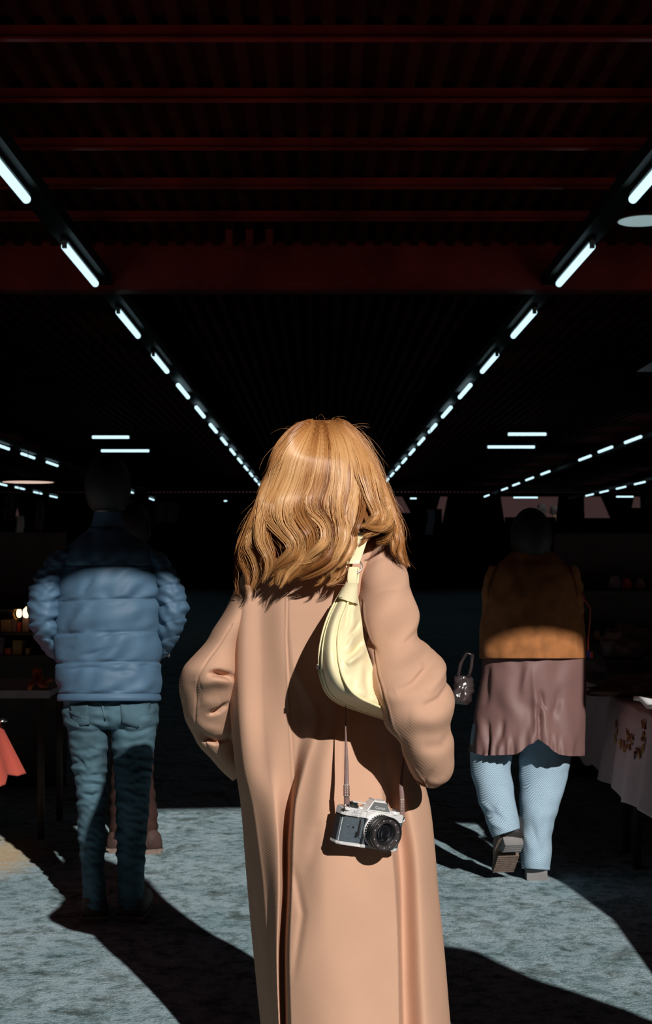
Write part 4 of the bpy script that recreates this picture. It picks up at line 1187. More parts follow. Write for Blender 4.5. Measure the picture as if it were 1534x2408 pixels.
for a, w, m_ in ((-1.15, 7, 'paint'), (-2.2, 5, 'paint')):
    bm = bmesh.new(); q = Matrix.Rotation(a, 3, 'Y'); r_ = bmesh.ops.create_cube(bm, size=1.0)
    for v in r_['verts']: v.co = Vector(LC) + q @ Vector((v.co.x * w, -48 + v.co.y * 2.2, 30.4 + v.co.z * 0.8))
    part('scale_mark', bm, M[m_], lens)
ringp('ring_face', [(30.4, 61.2), (30.0, 58.5), (22.5, 57.5), (22.3, 56.0)], 'ring_face', lens, smooth=False)
ringp('inner_ring', [(22.4, 57.2), (21.8, 58.4), (20.6, 57.8), (18.8, 54.5), (18.0, 50)], 'black_metal', lens, smooth=True)
ringp('inner_cone', [(18.2, 52), (16.5, 46), (14.5, 40), (0, 39)], 'black_satin', lens)
ringp('front_element', [(0, 54.2), (7, 53.6), (13, 51.8), (18.2, 49)], 'glass', lens, smooth=True)
for k in range(11):
    a = math.radians((-150, -118, -80, -52, -25, 8, 40, 74, 110, 150, 176)[k]); q = Matrix.Rotation(a, 3, 'Y')
    bm = bmesh.new(); r_ = bmesh.ops.create_cube(bm, size=1.0)
    for v in r_['verts']: v.co = Vector(LC) + q @ Vector((v.co.x * (2.6, 1.6)[k % 2], -58.5 + v.co.y * 0.5, 26.4 + v.co.z * 2.2))
    part('ring_lettering', bm, M['ink'], lens)
# crescent glints of the inner elements, painted as pale curved slips in front of the glass
for r0, off in ((11, -5.5), (8.5, -1)):
    bm = bmesh.new(); vs = []
    for t in np.linspace(-0.9, 0.9, 14):
        a = math.pi + t
        for rr in (r0, r0 - 2.2 * math.cos(t * 1.7)):
            vs.append(bm.verts.new(Vector(LC) + Vector((off + rr * math.cos(a), -54.8, rr * math.sin(a) - 1))))
    for i in range(13): bm.faces.new((vs[2*i], vs[2*i+1], vs[2*i+3], vs[2*i+2]))
    part('glint_slip', bm, M['lens_glint'], lens, True)
SHORT[0] = False
# strap lugs and split rings
bpy.context.view_layer.update()
slr_m = slr.matrix_world.copy()
for sx in (-1, 1):
    bm = bmesh.new(); lathe(bm, [(0, 0), (4.2, 0), (4.2, 2.4), (2.4, 3.6), (0, 3.6)], (sx * 67, -8.5, 21), (sx * 0.7, -0.7, 0), 18); part('strap_lug', bm, M['chrome'], smooth=True)
lug_l, lug_r = w1(817, 1898, 3.092), w1(946, 1926, 3.170)
for c in (lug_l, lug_r):
    v, f = tube([c + Vector((0.0058 * math.cos(a), 0.003 * math.sin(a + 1), 0.0075 * math.sin(a))) for a in np.linspace(0, 2 * math.pi, 25)], 0.0011, 8, False)
    mobj('split_ring', v, f, M['chrome'], slr)
def strap(pts, nm):
    return loft(nm, [(a, b, c, d, e, 0.0012) for a, b, c, d, e in pts], M['strap'], slr, nt=12, m=8)
sl = strap([(809, 1893, 823, 1892, 3.092), (809, 1872, 822, 1871, 3.094), (809, 1846, 821, 1845, 3.095), (810, 1800, 820, 1799, 3.115), (811, 1750, 817, 1749, 3.135), (811.5, 1700, 814.5, 1700, 3.155), (812, 1660, 815, 1660, 3.165), (808, 1600, 816, 1600, 3.185)], 'strap')
sr = strap([(941, 1925, 951, 1922, 3.165), (941, 1900, 952, 1898, 3.168), (940, 1870, 951, 1868, 3.172), (939, 1846, 948, 1842, 3.176), (945, 1800, 951, 1798, 3.185), (952, 1750, 958, 1748, 3.20), (958, 1690, 964, 1690, 3.21)], 'strap')
# the stitched keepers where the strap is sewn back on itself
for st, rows_ in ((sl, [(1846, 809, 821, 3.0935), (1872, 809, 822, 3.0915)]), (sr, [(1880, 941, 951, 3.1675), (1905, 941, 952, 3.1645)])):
    (y0, a0, b0, d0), (y1, a1, b1, d1) = rows_
    loft('keeper', [(a0 - 1, y0, b0 + 1, y0, d0, 0.0022), (a1 - 1, y1, b1 + 1, y1, d1, 0.0022)], M['strap'], st, nt=12, m=4)
    parts_ = []
    for fx in (0.28, 0.72):
        for k in range(5):
            t0, t1 = (k + 0.15) / 5, (k + 0.85) / 5
            P0, P1 = [w1(a0 + (b0 - a0) * fx + (a1 - a0) * t, y0 + (y1 - y0) * t, d0 + (d1 - d0) * t - 0.0028) for t in (t0, t1)]
            parts_.append(tube([P0, (P0 + P1) / 2, P1], 0.0006, 6))
    for y_, a_, b_, d_ in rows_:
        parts_.append(tube([w1(a_, y_, d_ - 0.0026), w1((a_ + b_) / 2, y_, d_ - 0.003), w1(b_, y_, d_ - 0.0026)], 0.0005, 6))
    v, f = merge(parts_); mobj('stitching', v, f, M['stitch'], st)

# ------------------------------------------------------------------ the man in the blue puffer jacket
man = empty('person', (-0.79, 5.32, 0), 'person in a blue quilted puffer jacket and faded blue jeans walking away', 'person')
MD = 5.32
EDG = [1240, 1330, 1410, 1487, 1557, 1632, 1650]
def seam_at(k, px):
    """Where a quilting seam runs across the back."""
    u = (px - 253) / 120
    return EDG[k] + (0, 0, -3.5, -3.0, -1.5, 0.5, 0)[k] * u + (0, 0, 2.5, 2, 1, -1, -1)[k] * u * u
def puff(px, py, c, s, row):
    out = np.full(px.shape, 0.0)
    for k in range(6):
        a, b = seam_at(k, px), seam_at(k + 1, px)
        f = np.clip((py - a) / (b - a), 0, 1)
        m = (py >= a) & (py < b)
        out = np.where(m, (0.017 if k < 5 else 0.010) * np.sin(np.pi * f) ** 0.30, out)
        if k < 5:
            w = 0.5 + 0.5 * np.abs(1 - 2 * f)
            out = out + m * w * 0.0075 * wob(px, py, 30 + k, 60, 0.62, spread=0.25) * np.clip(np.sin(np.pi * f) * 3, 0, 1)
    back_ = s < 0.2
    out = out + back_ * (crease(px, py, [(170, 1485), (190, 1455), (208, 1425)], 10, 0.011) + crease(px, py, [(150, 1480), (160, 1455), (180, 1430)], 9, -0.010)
        + crease(px, py, [(145, 1530), (165, 1508), (185, 1494)], 8, -0.010) + crease(px, py, [(196, 1398), (205, 1380), (222, 1360)], 6, -0.010)
        + crease(px, py, [(195, 1542), (230, 1535), (262, 1522)], 6, -0.008) + crease(px, py, [(165, 1575), (200, 1570), (262, 1574)], 5, -0.009)
        + crease(px, py, [(320, 1566), (345, 1566), (365, 1572)], 5, -0.008) + crease(px, py, [(240, 1582), (280, 1578), (320, 1580)], 7, -0.005)
        + crease(px, py, [(150, 1545), (165, 1530), (180, 1518)], 7, -0.008))
    return out
jacket = loft('jacket', [(222, 1202, 284, 1202, MD, 0.065), (217, 1225, 289, 1225, MD, 0.07), (208, 1250, 298, 1250, MD, 0.085), (180, 1272, 326, 1272, MD, 0.10), (155, 1300, 352, 1300, MD, 0.125), (141, 1345, 367, 1345, MD, 0.15), (138, 1400, 369, 1400, MD, 0.165),
    (136, 1460, 371, 1460, MD, 0.165), (134, 1520, 371, 1520, MD, 0.16), (139, 1580, 369, 1580, MD, 0.16), (141, 1630, 372, 1630, MD, 0.165), (139, 1647, 373, 1647, MD, 0.165), (146, 1649, 366, 1649, MD, 0.155)],
    M['puffer'], man, nt=180, m=20, disp=puff)
def arm_puff(seed, sgn):
    def f(px, py, c, s, row):
        q = (row * 7.2 + 0.1 * c) % 1.0
        return 0.010 * np.sin(np.pi * q) ** 0.4 + 0.006 * wob(px, py, seed, 30, 1.25 * sgn + 0.2, spread=0.4)
    return f
mobj('sleeve', *loft('s', [(128, 1296, 172, 1290, MD, 0.07), (104, 1330, 158, 1330, MD, 0.085), (80, 1370, 143, 1376, MD - 0.01, 0.092), (70, 1415, 137, 1425, MD - 0.01, 0.092), (72, 1462, 134, 1472, MD, 0.09),
    (86, 1502, 134, 1512, MD + 0.05, 0.085), (110, 1535, 136, 1540, MD + 0.12, 0.075), (130, 1553, 150, 1548, MD + 0.20, 0.06)], None, None, nt=80, m=14, disp=arm_puff(41, 1), ret=True), M['puffer'], jacket)
mobj('sleeve', *loft('s', [(338, 1290, 378, 1298, MD, 0.07), (352, 1332, 405, 1336, MD, 0.085), (366, 1380, 427, 1378, MD - 0.01, 0.092), (371, 1425, 437, 1420, MD - 0.01, 0.092), (372, 1470, 432, 1462, MD, 0.09),
    (371, 1510, 416, 1502, MD + 0.05, 0.085), (368, 1540, 396, 1535, MD + 0.12, 0.075), (355, 1550, 376, 1553, MD + 0.20, 0.06)], None, None, nt=80, m=14, disp=arm_puff(42, -1), ret=True), M['puffer'], jacket)
def jean_w(px, py, c, s, row):
    a = 0.0045 * wob(px, py, 61, 42, 1.5, spread=0.35) + 0.006 * np.clip((py - 1720) / 60, 0, 1) * wob(px, py, 62, 24, 1.52, spread=0.25)
    a = a * np.clip(0.5 - 1.2 * s, 0.15, 1)
    for p, w, k in (([(156, 1672), (185, 1692), (212, 1706), (240, 1714)], 5, -0.012), ([(275, 1706), (300, 1722), (330, 1720), (365, 1706)], 4, -0.010), ([(165, 1718), (200, 1724), (248, 1718)], 5, -0.008),
                    ([(152, 1690), (175, 1708), (205, 1714)], 4, 0.006), ([(172, 1775), (190, 1792), (205, 1812)], 5, -0.008), ([(178, 1822), (205, 1828), (250, 1818)], 4, -0.010),
                    ([(182, 1845), (210, 1846), (252, 1844)], 4, -0.009), ([(184, 1860), (205, 1870), (235, 1872)], 4, -0.008), ([(184, 1880), (205, 1886), (225, 1880)], 5, -0.006), ([(262, 1740), (300, 1745), (355, 1738)], 7, -0.005)):
        a = a + crease(px, py, p, w, k)
    a = a + (s < 0) * (0.022 * np.exp(-(((px - 203) / 42) ** 2 + ((py - 1685) / 26) ** 2)) + 0.024 * np.exp(-(((px - 315) / 42) ** 2 + ((py - 1685) / 28) ** 2)) - 0.018 * np.exp(-(((px - 249) / 9) ** 2 + ((py - 1700) / 22) ** 2)))
    return a
jv = [loft('j', [(156, 1628, 366, 1628, MD, 0.115), (150, 1650, 371, 1650, MD, 0.122), (149, 1680, 372, 1680, MD, 0.122), (154, 1704, 370, 1702, MD, 0.11), (166, 1716, 360, 1716, MD, 0.08)], None, None, nt=120, m=14, disp=jean_w, ret=True),
      loft('j', [(154, 1680, 256, 1690, MD, 0.105), (160, 1730, 254, 1735, MD, 0.105), (168, 1790, 252, 1790, MD, 0.098), (178, 1850, 251, 1850, MD, 0.09), (182, 1900, 249, 1900, MD, 0.086), (183, 1960, 248, 1960, MD, 0.084), (190, 2030, 246, 2030, MD, 0.078), (196, 2110, 250, 2110, MD, 0.074), (200, 2140, 250, 2140, MD, 0.074)], None, None, nt=70, m=16, disp=jean_w, ret=True),
      loft('j', [(256, 1690, 370, 1680, MD, 0.105), (261, 1735, 366, 1730, MD, 0.105), (266, 1790, 360, 1790, MD, 0.098), (270, 1850, 354, 1850, MD, 0.09), (272, 1900, 351, 1900, MD, 0.086), (273, 1960, 346, 1960, MD, 0.084), (275, 2030, 341, 2030, MD, 0.078), (278, 2110, 338, 2110, MD, 0.074), (280, 2140, 336, 2140, MD, 0.074)], None, None, nt=70, m=16, disp=jean_w, ret=True)]
v, f = merge(jv)
jeans = mobj('jeans', v, f, M['denim'], man)
def on_back(px, py, off=0.006):
    """A point just proud of the seat of the jeans."""
    c = 0.122 + 0.022 * math.exp(-(((px - 203) / 42) ** 2 + ((py - 1685) / 26) ** 2)) + 0.024 * math.exp(-(((px - 315) / 42) ** 2 + ((py - 1685) / 28) ** 2)) - 0.018 * math.exp(-(((px - 249) / 9) ** 2 + ((py - 1700) / 22) ** 2))
    u = (px - 260.5) / 111
    return w1(px, py, MD - c * math.sqrt(max(0.02, 1 - u * u)) - off)
for pts in ([(165, 1656), (208, 1654), (212, 1702), (190, 1708), (168, 1696)], [(282, 1652), (352, 1650), (356, 1700), (322, 1712), (287, 1698)]):
    n = len(pts); V = [tuple(on_back(*p)) for p in pts]; cx_, cy_ = np.mean(pts, 0)
    g = [((1 - t) * p[0] + t * cx_, (1 - t) * p[1] + t * cy_) for t in (0, 0.35, 0.7) for p in pts]
    V = [tuple(on_back(*p)) for p in g] + [tuple(on_back(cx_, cy_))]
    Fc = gridf(3, n) + [[2 * n + i, 2 * n + (i + 1) % n, 3 * n] for i in range(n)]
    po = mobj('pocket', V, Fc, M['denim'], jeans)
    sm = po.modifiers.new('thickness', 'SOLIDIFY'); sm.thickness = 0.004; sm.offset = -1
v, f = tube([on_back(x, y, 0.003) for x, y in ((240, 1650), (242, 1665), (245, 1680), (248, 1692))], 0.0035, 6); mobj('seam', v, f, M['denim_seam'], jeans)
make_body(dict(pelvis=(-0.775, MD, 0.83), chest=(-0.785, MD + 0.01, 1.24), neck=(-0.79, MD, 1.48), head=(-0.79, MD, 1.605),
    shoulder_l=(-0.96, MD, 1.36), elbow_l=(-1.03, MD, 1.10), wrist_l=(-0.93, MD + 0.24, 0.99), shoulder_r=(-0.62, MD, 1.36), elbow_r=(-0.55, MD, 1.10), wrist_r=(-0.63, MD + 0.24, 0.99),
    hip_l=(-0.87, MD, 0.78), knee_l=(-0.85, MD, 0.44), ankle_l=(-0.84, MD, 0.09), toe_l=(-0.86, MD + 0.17, 0.035),
    hip_r=(-0.70, MD, 0.78), knee_r=(-0.70, MD, 0.44), ankle_r=(-0.70, MD, 0.09), toe_r=(-0.68, MD + 0.17, 0.035)), man, M['skin'], 0.011, slim=0.8)
def hair_cap(parent, c, s=1.0, m_=None):
    bm = bmesh.new(); bmesh.ops.create_uvsphere(bm, u_segments=32, v_segments=22, radius=1.0)
    for v in bm.verts:
        x, y, z = v.co
        r = 1 + 0.02 * math.sin(17 * x) * math.sin(13 * z)
        if y > 0.1: y = 0.1 + (y - 0.1) * (0.92 if z > 0.35 else 0.05)
        v.co = Vector(c) + Vector((x * 0.086 * r, y * 0.108 - 0.006, max(z, -0.75) * 0.122 + 0.012)) * s
    return bobj('hair', bm, m_ or M['dark_hair'], parent, smooth=True)
hair_cap(man, (-0.79, MD, 1.605))
shoe(man, (-0.84, MD, 0.0), (0, 0, 0.15), 0.29, 0.10, 0.10, M['brown_shoe'], M['sole'], treads=False)
shoe(man, (-0.695, MD, 0.0), (0, 0, -0.1), 0.29, 0.10, 0.10, M['brown_shoe'], M['sole'], treads=False)

# ------------------------------------------------------------------ the person ahead of him, mostly hidden
PD = 6.55
ahead = empty('person', (w1(305, 2000, PD).x, PD, 0), 'person in brown trousers and brown shoes, mostly hidden beyond the blue puffer jacket', 'person')
hx = w1(312, 2000, PD).x
trv = [loft('t', [(262, 1700, 362, 1700, PD, 0.10), (262, 1740, 362, 1740, PD, 0.11), (268, 1780, 358, 1780, PD, 0.08)], None, None, nt=40, m=6, ret=True),
       loft('t', [(314, 1750, 362, 1750, PD, 0.075), (316, 1830, 361, 1830, PD, 0.07), (318, 1890, 368, 1890, PD, 0.07), (320, 1940, 372, 1940, PD, 0.068), (322, 1972, 372, 1972, PD, 0.066)], None, None, nt=36, m=8, disp=lambda x, y, c, s, r: 0.004 * wob(x, y, 71, 30, 1.3), ret=True),
       loft('t', [(262, 1750, 312, 1750, PD, 0.075), (260, 1830, 308, 1830, PD, 0.07), (258, 1890, 300, 1890, PD, 0.07), (257, 1940, 296, 1940, PD, 0.068), (258, 1972, 294, 1972, PD, 0.066)], None, None, nt=36, m=8, disp=lambda x, y, c, s, r: 0.004 * wob(x, y, 72, 30, 1.3), ret=True)]
v, f = merge(trv); mobj('trousers', v, f, M['brown_trouser'], ahead)
loft('jacket', [(295, 1335, 330, 1335, PD, 0.07), (262, 1370, 362, 1370, PD, 0.10), (254, 1420, 368, 1420, PD, 0.13), (256, 1560, 366, 1560, PD, 0.13), (254, 1715, 370, 1715, PD, 0.14)], M['dark_wool'], ahead, nt=60, m=10, disp=lambda x, y, c, s, r: 0.006 * wob(x, y, 73, 60, 0.8))
make_body(dict(pelvis=(hx, PD, 0.78), chest=(hx, PD, 1.15), neck=(hx, PD, 1.36), head=(hx, PD, 1.48),
    shoulder_l=(hx - 0.14, PD, 1.27), elbow_l=(hx - 0.15, PD + 0.05, 1.0), wrist_l=(hx - 0.08, PD + 0.25, 0.95), shoulder_r=(hx + 0.14, PD, 1.27), elbow_r=(hx + 0.13, PD + 0.05, 1.0), wrist_r=(hx + 0.07, PD + 0.25, 0.95),
    hip_l=(hx - 0.06, PD, 0.72), knee_l=(hx - 0.055, PD, 0.4), ankle_l=(hx - 0.07, PD, 0.09), toe_l=(hx - 0.08, PD + 0.16, 0.035),
    hip_r=(hx + 0.06, PD, 0.72), knee_r=(hx + 0.055, PD, 0.4), ankle_r=(hx + 0.07, PD, 0.09), toe_r=(hx + 0.08, PD + 0.16, 0.035)), ahead, M['skin'], 0.011, slim=0.7)
for s_ in (-1, 1):
    v, f = tube([(hx + s_ * 0.13, PD, 1.29), (hx + s_ * 0.165, PD + 0.02, 1.16), (hx + s_ * 0.15, PD + 0.06, 1.0), (hx + s_ * 0.085, PD + 0.24, 0.955)], [0.068, 0.064, 0.058, 0.046], 18)
    mobj('sleeve', v, f, M['dark_wool'], ahead)
hair_cap(ahead, (hx, PD, 1.48))
shoe(ahead, (w1(356, 2000, PD).x, PD - 0.02, 0.0), (0, 0, 0.35), 0.27, 0.10, 0.09, M['brown_shoe'], M['sole'], treads=False)
shoe(ahead, (w1(276, 2000, PD).x, PD, 0.0), (0, 0, 0.1), 0.27, 0.10, 0.09, M['brown_shoe'], M['sole'], treads=False)

# ------------------------------------------------------------------ the short person in the taupe coat
QD = 5.98
lady = empty('person', (0.90, QD, 0), 'short person in a taupe satin coat and white herringbone trousers walking away', 'person')
def hem_y(px):
    return np.interp(px, [1095, 1105, 1140, 1215, 1228, 1242, 1256, 1266, 1276, 1290, 1302, 1316, 1340, 1376], [1766, 1768, 1777, 1774, 1766, 1752, 1747, 1738, 1744, 1754, 1766, 1774, 1778, 1778])
def lady_warp(px, py, d, c, s, row):
    t = np.clip((py - 1560) / 215, 0, 1)
    h = np.where(s < 0.1, hem_y(px), 1772)
    return px, np.where(py > 1560, 1560 + (h - 1560) * t, py), d
def lady_folds(px, py, c, s, row):
    a = crease(px, py, [(1252, 1560), (1258, 1640), (1262, 1700), (1262, 1772)], 7, 0.012, False) * np.clip((py - 1560) / 100, 0, 1)
    a = a + crease(px, py, [(1272, 1640), (1277, 1670), (1283, 1682)], 5, -0.014) + crease(px, py, [(1268, 1680), (1270, 1720), (1272, 1776)], 6, -0.04, False) * np.clip((py - 1670) / 40, 0, 1)
    a = a + crease(px, py, [(1145, 1695), (1146, 1740), (1142, 1774)], 7, -0.022) + crease(px, py, [(1182, 1690), (1176, 1730), (1170, 1755)], 8, -0.014) + crease(px, py, [(1150, 1560), (1144, 1620), (1142, 1660)], 8, -0.010)
    a = a + crease(px, py, [(1318, 1620), (1310, 1665), (1298, 1700)], 8, -0.012) + crease(px, py, [(1240, 1560), (1235, 1600), (1230, 1640)], 9, 0.010) + crease(px, py, [(1325, 1640), (1335, 1700), (1338, 1770)], 14, 0.012)
    hem = np.clip((py - 1725) / 50, 0, 1)
    a = a + hem * 0.010 * np.sin(px / 3.4 + 2 * np.sin(px / 23)) * (0.4 + 0.6 * np.sin(px / 17) ** 2) + 0.006 * wob(px, py, 81, 70, 0.1, spread=0.25)
    return a
long_coat = loft('long_coat', [(1150, 1500, 1360, 1500, QD, 0.15), (1138, 1540, 1376, 1540, QD, 0.16), (1128, 1600, 1378, 1600, QD, 0.165), (1118, 1680, 1379, 1680, QD, 0.17), (1106, 1745, 1376, 1745, QD, 0.205), (1103, 1776, 1373, 1776, QD, 0.215)],
    M['satin_coat'], lady, nt=240, m=18, disp=lady_folds, warp=lady_warp, caps=(True, False))
jk = loft('short_jacket', [(1214, 1290, 1288, 1290, QD, 0.08), (1190, 1312, 1318, 1312, QD, 0.10), (1160, 1340, 1348, 1340, QD, 0.13), (1142, 1390, 1364, 1390, QD, 0.16), (1134, 1450, 1372, 1450, QD, 0.175), (1128, 1510, 1380, 1510, QD, 0.185), (1127, 1545, 1380, 1545, QD, 0.188), (1134, 1548, 1374, 1548, QD, 0.18)],
    M['tan'], lady, nt=120, m=10, disp=lambda x, y, c, s, r: 0.004 * wob(x, y, 83, 60, 0.2))
for (A, sg) in (((1150, 1172), -1), ((1358, 1336), 1)):
    x0, x1 = A
    a = [(x0, 1330, x1, 1330, QD, 0.06), (x0 + sg * 14, 1380, x1 + sg * 10, 1380, QD, 0.07), (x0 + sg * 16, 1440, x1 + sg * 8, 1445, QD + 0.02, 0.07), (x0 + sg * 12, 1480, x1 + sg * 6, 1485, QD + 0.12, 0.06), (x0 + sg * 2, 1488, x1 + sg * 2, 1488, QD + 0.26, 0.05)]
    v, f = loft('s', [(q[2], q[3], q[0], q[1], q[4], q[5]) for q in a] if sg > 0 else a, None, None, nt=40, m=8, disp=lambda x, y, c, s, r: 0.004 * wob(x, y, 84, 40, 1.2), ret=True)
    mobj('sleeve', v, f, M['tan'], jk)
def lt(px, py, c, s, row):
    a = 0.003 * wob(px, py, 91, 60, 0.2, spread=0.4)
    a += crease(px, py, [(1252, 1935), (1262, 1975), (1275, 2020)], 7, -0.007) + crease(px, py, [(1292, 1920), (1285, 1960), (1290, 2010)], 8, 0.006) + crease(px, py, [(1235, 1960), (1248, 2000)], 8, 0.005)
    return a
def lt2(px, py, c, s, row):
    a = 0.003 * wob(px, py, 92, 50, 0.6, spread=0.4)
    a += crease(px, py, [(1128, 1885), (1150, 1898), (1180, 1895)], 6, 0.008) + crease(px, py, [(1140, 1915), (1160, 1912), (1185, 1925)], 6, -0.010) + crease(px, py, [(1145, 1925), (1165, 1938), (1190, 1950)], 7, 0.008) + crease(px, py, [(1150, 1895), (1170, 1905)], 5, -0.007)
    return a
tv = [loft('t', [(1222, 1700, 1348, 1700, QD + 0.05, 0.09), (1223, 1775, 1344, 1780, QD + 0.05, 0.088), (1222, 1840, 1331, 1842, QD + 0.04, 0.086), (1222, 1900, 1313, 1902, QD, 0.096), (1221, 1960, 1300, 1962, QD, 0.09), (1223, 2010, 1298, 2010, QD, 0.088), (1228, 2042, 1294, 2046, QD, 0.084)], None, None, nt=80, m=12, disp=lt, ret=True),
      loft('t', [(1112, 1700, 1214, 1700, QD, 0.10), (1106, 1770, 1206, 1775, QD - 0.01, 0.10), (1106, 1808, 1203, 1810, QD - 0.02, 0.098), (1118, 1850, 1207, 1845, QD - 0.05, 0.095), (1130, 1895, 1211, 1880, QD - 0.09, 0.09), (1145, 1935, 1220, 1915, QD - 0.13, 0.086), (1160, 1968, 1224, 1948, QD - 0.16, 0.078)], None, None, nt=80, m=12, disp=lt2, ret=True)]
v, f = merge(tv); mobj('trousers', v, f, M['herring'], lady)
make_body(dict(pelvis=(0.89, QD + 0.03, 0.76), chest=(0.885, QD, 1.10), neck=(0.885, QD, 1.30), head=(0.89, QD, 1.425),
    shoulder_l=(0.765, QD, 1.22), elbow_l=(0.715, QD + 0.04, 1.07), wrist_l=(0.77, QD + 0.24, 1.05), shoulder_r=(1.01, QD, 1.22), elbow_r=(1.06, QD + 0.04, 1.07), wrist_r=(1.01, QD + 0.24, 1.05),
    hip_l=(0.80, QD + 0.05, 0.68), knee_l=(0.735, QD + 0.0, 0.40), ankle_l=(0.785, QD - 0.135, 0.215), toe_l=(0.785, QD - 0.04, 0.11),
    hip_r=(0.95, QD + 0.05, 0.68), knee_r=(0.935, QD + 0.05, 0.38), ankle_r=(0.905, QD + 0.01, 0.08), toe_r=(0.92, QD + 0.15, 0.05)), lady, M['skin'], 0.010, slim=0.68)
hair_cap(lady, (0.89, QD, 1.425), 1.02)
fl = w1(1188, 2035, QD - 0.10)
shoe(lady, (0.790, QD - 0.150, 0.150), (math.radians(-48), 0, math.radians(10)), 0.235, 0.108, 0.085, M['shoe_black'], M['sole'], heel_h=0.075)
shoe(lady, (w1(1261, 2050, QD).x, QD + 0.015, 0.0), (0, 0, 0.0), 0.24, 0.090, 0.05, M['shoe_black'], M['shoe_black'], heel_h=0.105, treads=False)
for a_, b_, r_ in ((w1(1203, 1962, QD - 0.14), w1(1204, 1930, QD - 0.10), 0.052), (w1(1261, 2036, QD + 0.035), w1(1261, 2012, QD + 0.03), 0.036)):
    v, f = tube([a_ + (a_ - b_) * 0.25, a_, b_], r_, 18); mobj('boot_shaft', v, f, M['shoe_black'], lady)
# her dark handbag
hb = empty('handbag', tuple(w1(1085, 1650, QD + 0.05)), 'glossy dark handbag carried beside the taupe satin coat', 'handbag')
loft('bag_body', [(1074, 1588, 1106, 1590, QD, 0.03), (1066, 1610, 1112, 1612, QD, 0.06), (1062, 1640, 1110, 1645, QD, 0.075), (1066, 1655, 1104, 1658, QD, 0.06)], M['gloss_bag'], hb, nt=40, m=10, disp=lambda x, y, c, s, r: 0.008 * wob(x, y, 95, 22, 0.3))
v, f = tube([w1(x, y, QD - 0.02) for x, y in ((1078, 1590), (1084, 1560), (1098, 1535), (1112, 1540), (1108, 1570), (1102, 1592))], 0.008, 8); mobj('handle', v, f, M['gloss_bag'], hb)
# a thin red cord with a blue and red tag hanging at her right side
ly = empty('lanyard', tuple(w1(1388, 1540, QD - 0.05)), 'thin red cord with a blue and red tag beside the tan jacket', 'cord')
v, f = tube([w1(x, y, QD - 0.06) for x, y in ((1368, 1392), (1378, 1415), (1389, 1430), (1388, 1460), (1384, 1500), (1384, 1530))], 0.003, 6); mobj('cord', v, f, M['red_cloth'], ly)
bm = bmesh.new(); q = w1(1387, 1537, QD - 0.06); box(bm, q - Vector((0.012, 0.003, 0.016)), q + Vector((0.003, 0.003, 0.012))); bobj('blue_tag', bm, M['blue_tape'], ly)
bm = bmesh.new(); box(bm, q + Vector((0.003, -0.003, -0.018)), q + Vector((0.013, 0.003, 0.008))); bobj('red_tag', bm, M['red_cap'], ly)

# ------------------------------------------------------------------ an unseen tarpaulin and passer-by added to throw the shadows at the right side
tarp = empty('shadow_tarpaulin', (2.6, 3.4, 0), 'unseen grey tarpaulin on poles added to throw shadows at the right', 'tarpaulin')
TO = [(1.20, 0.0), (1.30, 0.33), (1.51, 0.67), (1.77, 1.05), (1.885, 1.35), (1.93, 1.50), (1.965, 1.73), (1.985, 1.90), (2.05, 1.92), (2.5, 1.90), (2.5, 2.08), (2.05, 2.10), (1.99, 2.12), (1.99, 2.53), (4.2, 2.53), (4.2, 0.0)]  # outline and slot cut to shape the shadow edge and a sunlit spot
V = [(x, 3.4, z) for x, z in TO] + [(x, 3.42, z) for x, z in TO]; n = len(TO)
mobj('sheet', V, [list(range(n)), list(range(n, 2 * n))[::-1]] + [[i, (i + 1) % n, n + (i + 1) % n, n + i] for i in range(n)], M['tarp'], tarp, smooth=False)
for x in (2.6, 4.1):
    v, f = tube([(x, 3.44, 0), (x, 3.44, 2.6)], 0.02, 10); mobj('pole', v, f, M['rail'], tarp)
v, f = tube([(1.99, 3.44, 2.5), (4.2, 3.44, 2.5)], 0.018, 10); mobj('rail', v, f, M['rail'], tarp)
XB, YB = 1.56, 1.62
passer = empty('person', (XB, YB, 0), 'unseen person in a dark hooded coat whose shadow falls at the lower right', 'person')
to_p = lambda x, z: None
def ring_w(cx_, cy_, z, rx, ry, n=40): return [(cx_ + rx * math.cos(a), cy_ + ry * math.sin(a), z) for a in np.linspace(0, 2 * math.pi, n, endpoint=False)]
def stack_w(rings): return np.array([p for r in rings for p in r]), gridf(len(rings), len(rings[0])) + [list(range(len(rings[0])))[::-1], list(range((len(rings) - 1) * len(rings[0]), len(rings) * len(rings[0])))]
v, f = stack_w([ring_w(XB, YB, z, a, b) for z, a, b in ((0.45, 0.33, 0.18), (0.8, 0.33, 0.17), (1.1, 0.33, 0.16), (1.28, 0.32, 0.15), (1.42, 0.29, 0.13), (1.50, 0.24, 0.12), (1.58, 0.17, 0.13), (1.66, 0.145, 0.135), (1.75, 0.13, 0.13), (1.80, 0.07, 0.07))])  # shoulders and hood widened to fill out the thrown shadow
mobj('coat', v, f, M['dark_wool'], passer)
for s_ in (-1, 1):
    v, f = tube([(XB + s_ * 0.23, YB, 1.36), (XB + s_ * 0.30, YB, 1.10), (XB + s_ * 0.26, YB + 0.12, 0.86)], [0.075, 0.065, 0.05], 14); mobj('sleeve', v, f, M['dark_wool'], passer)
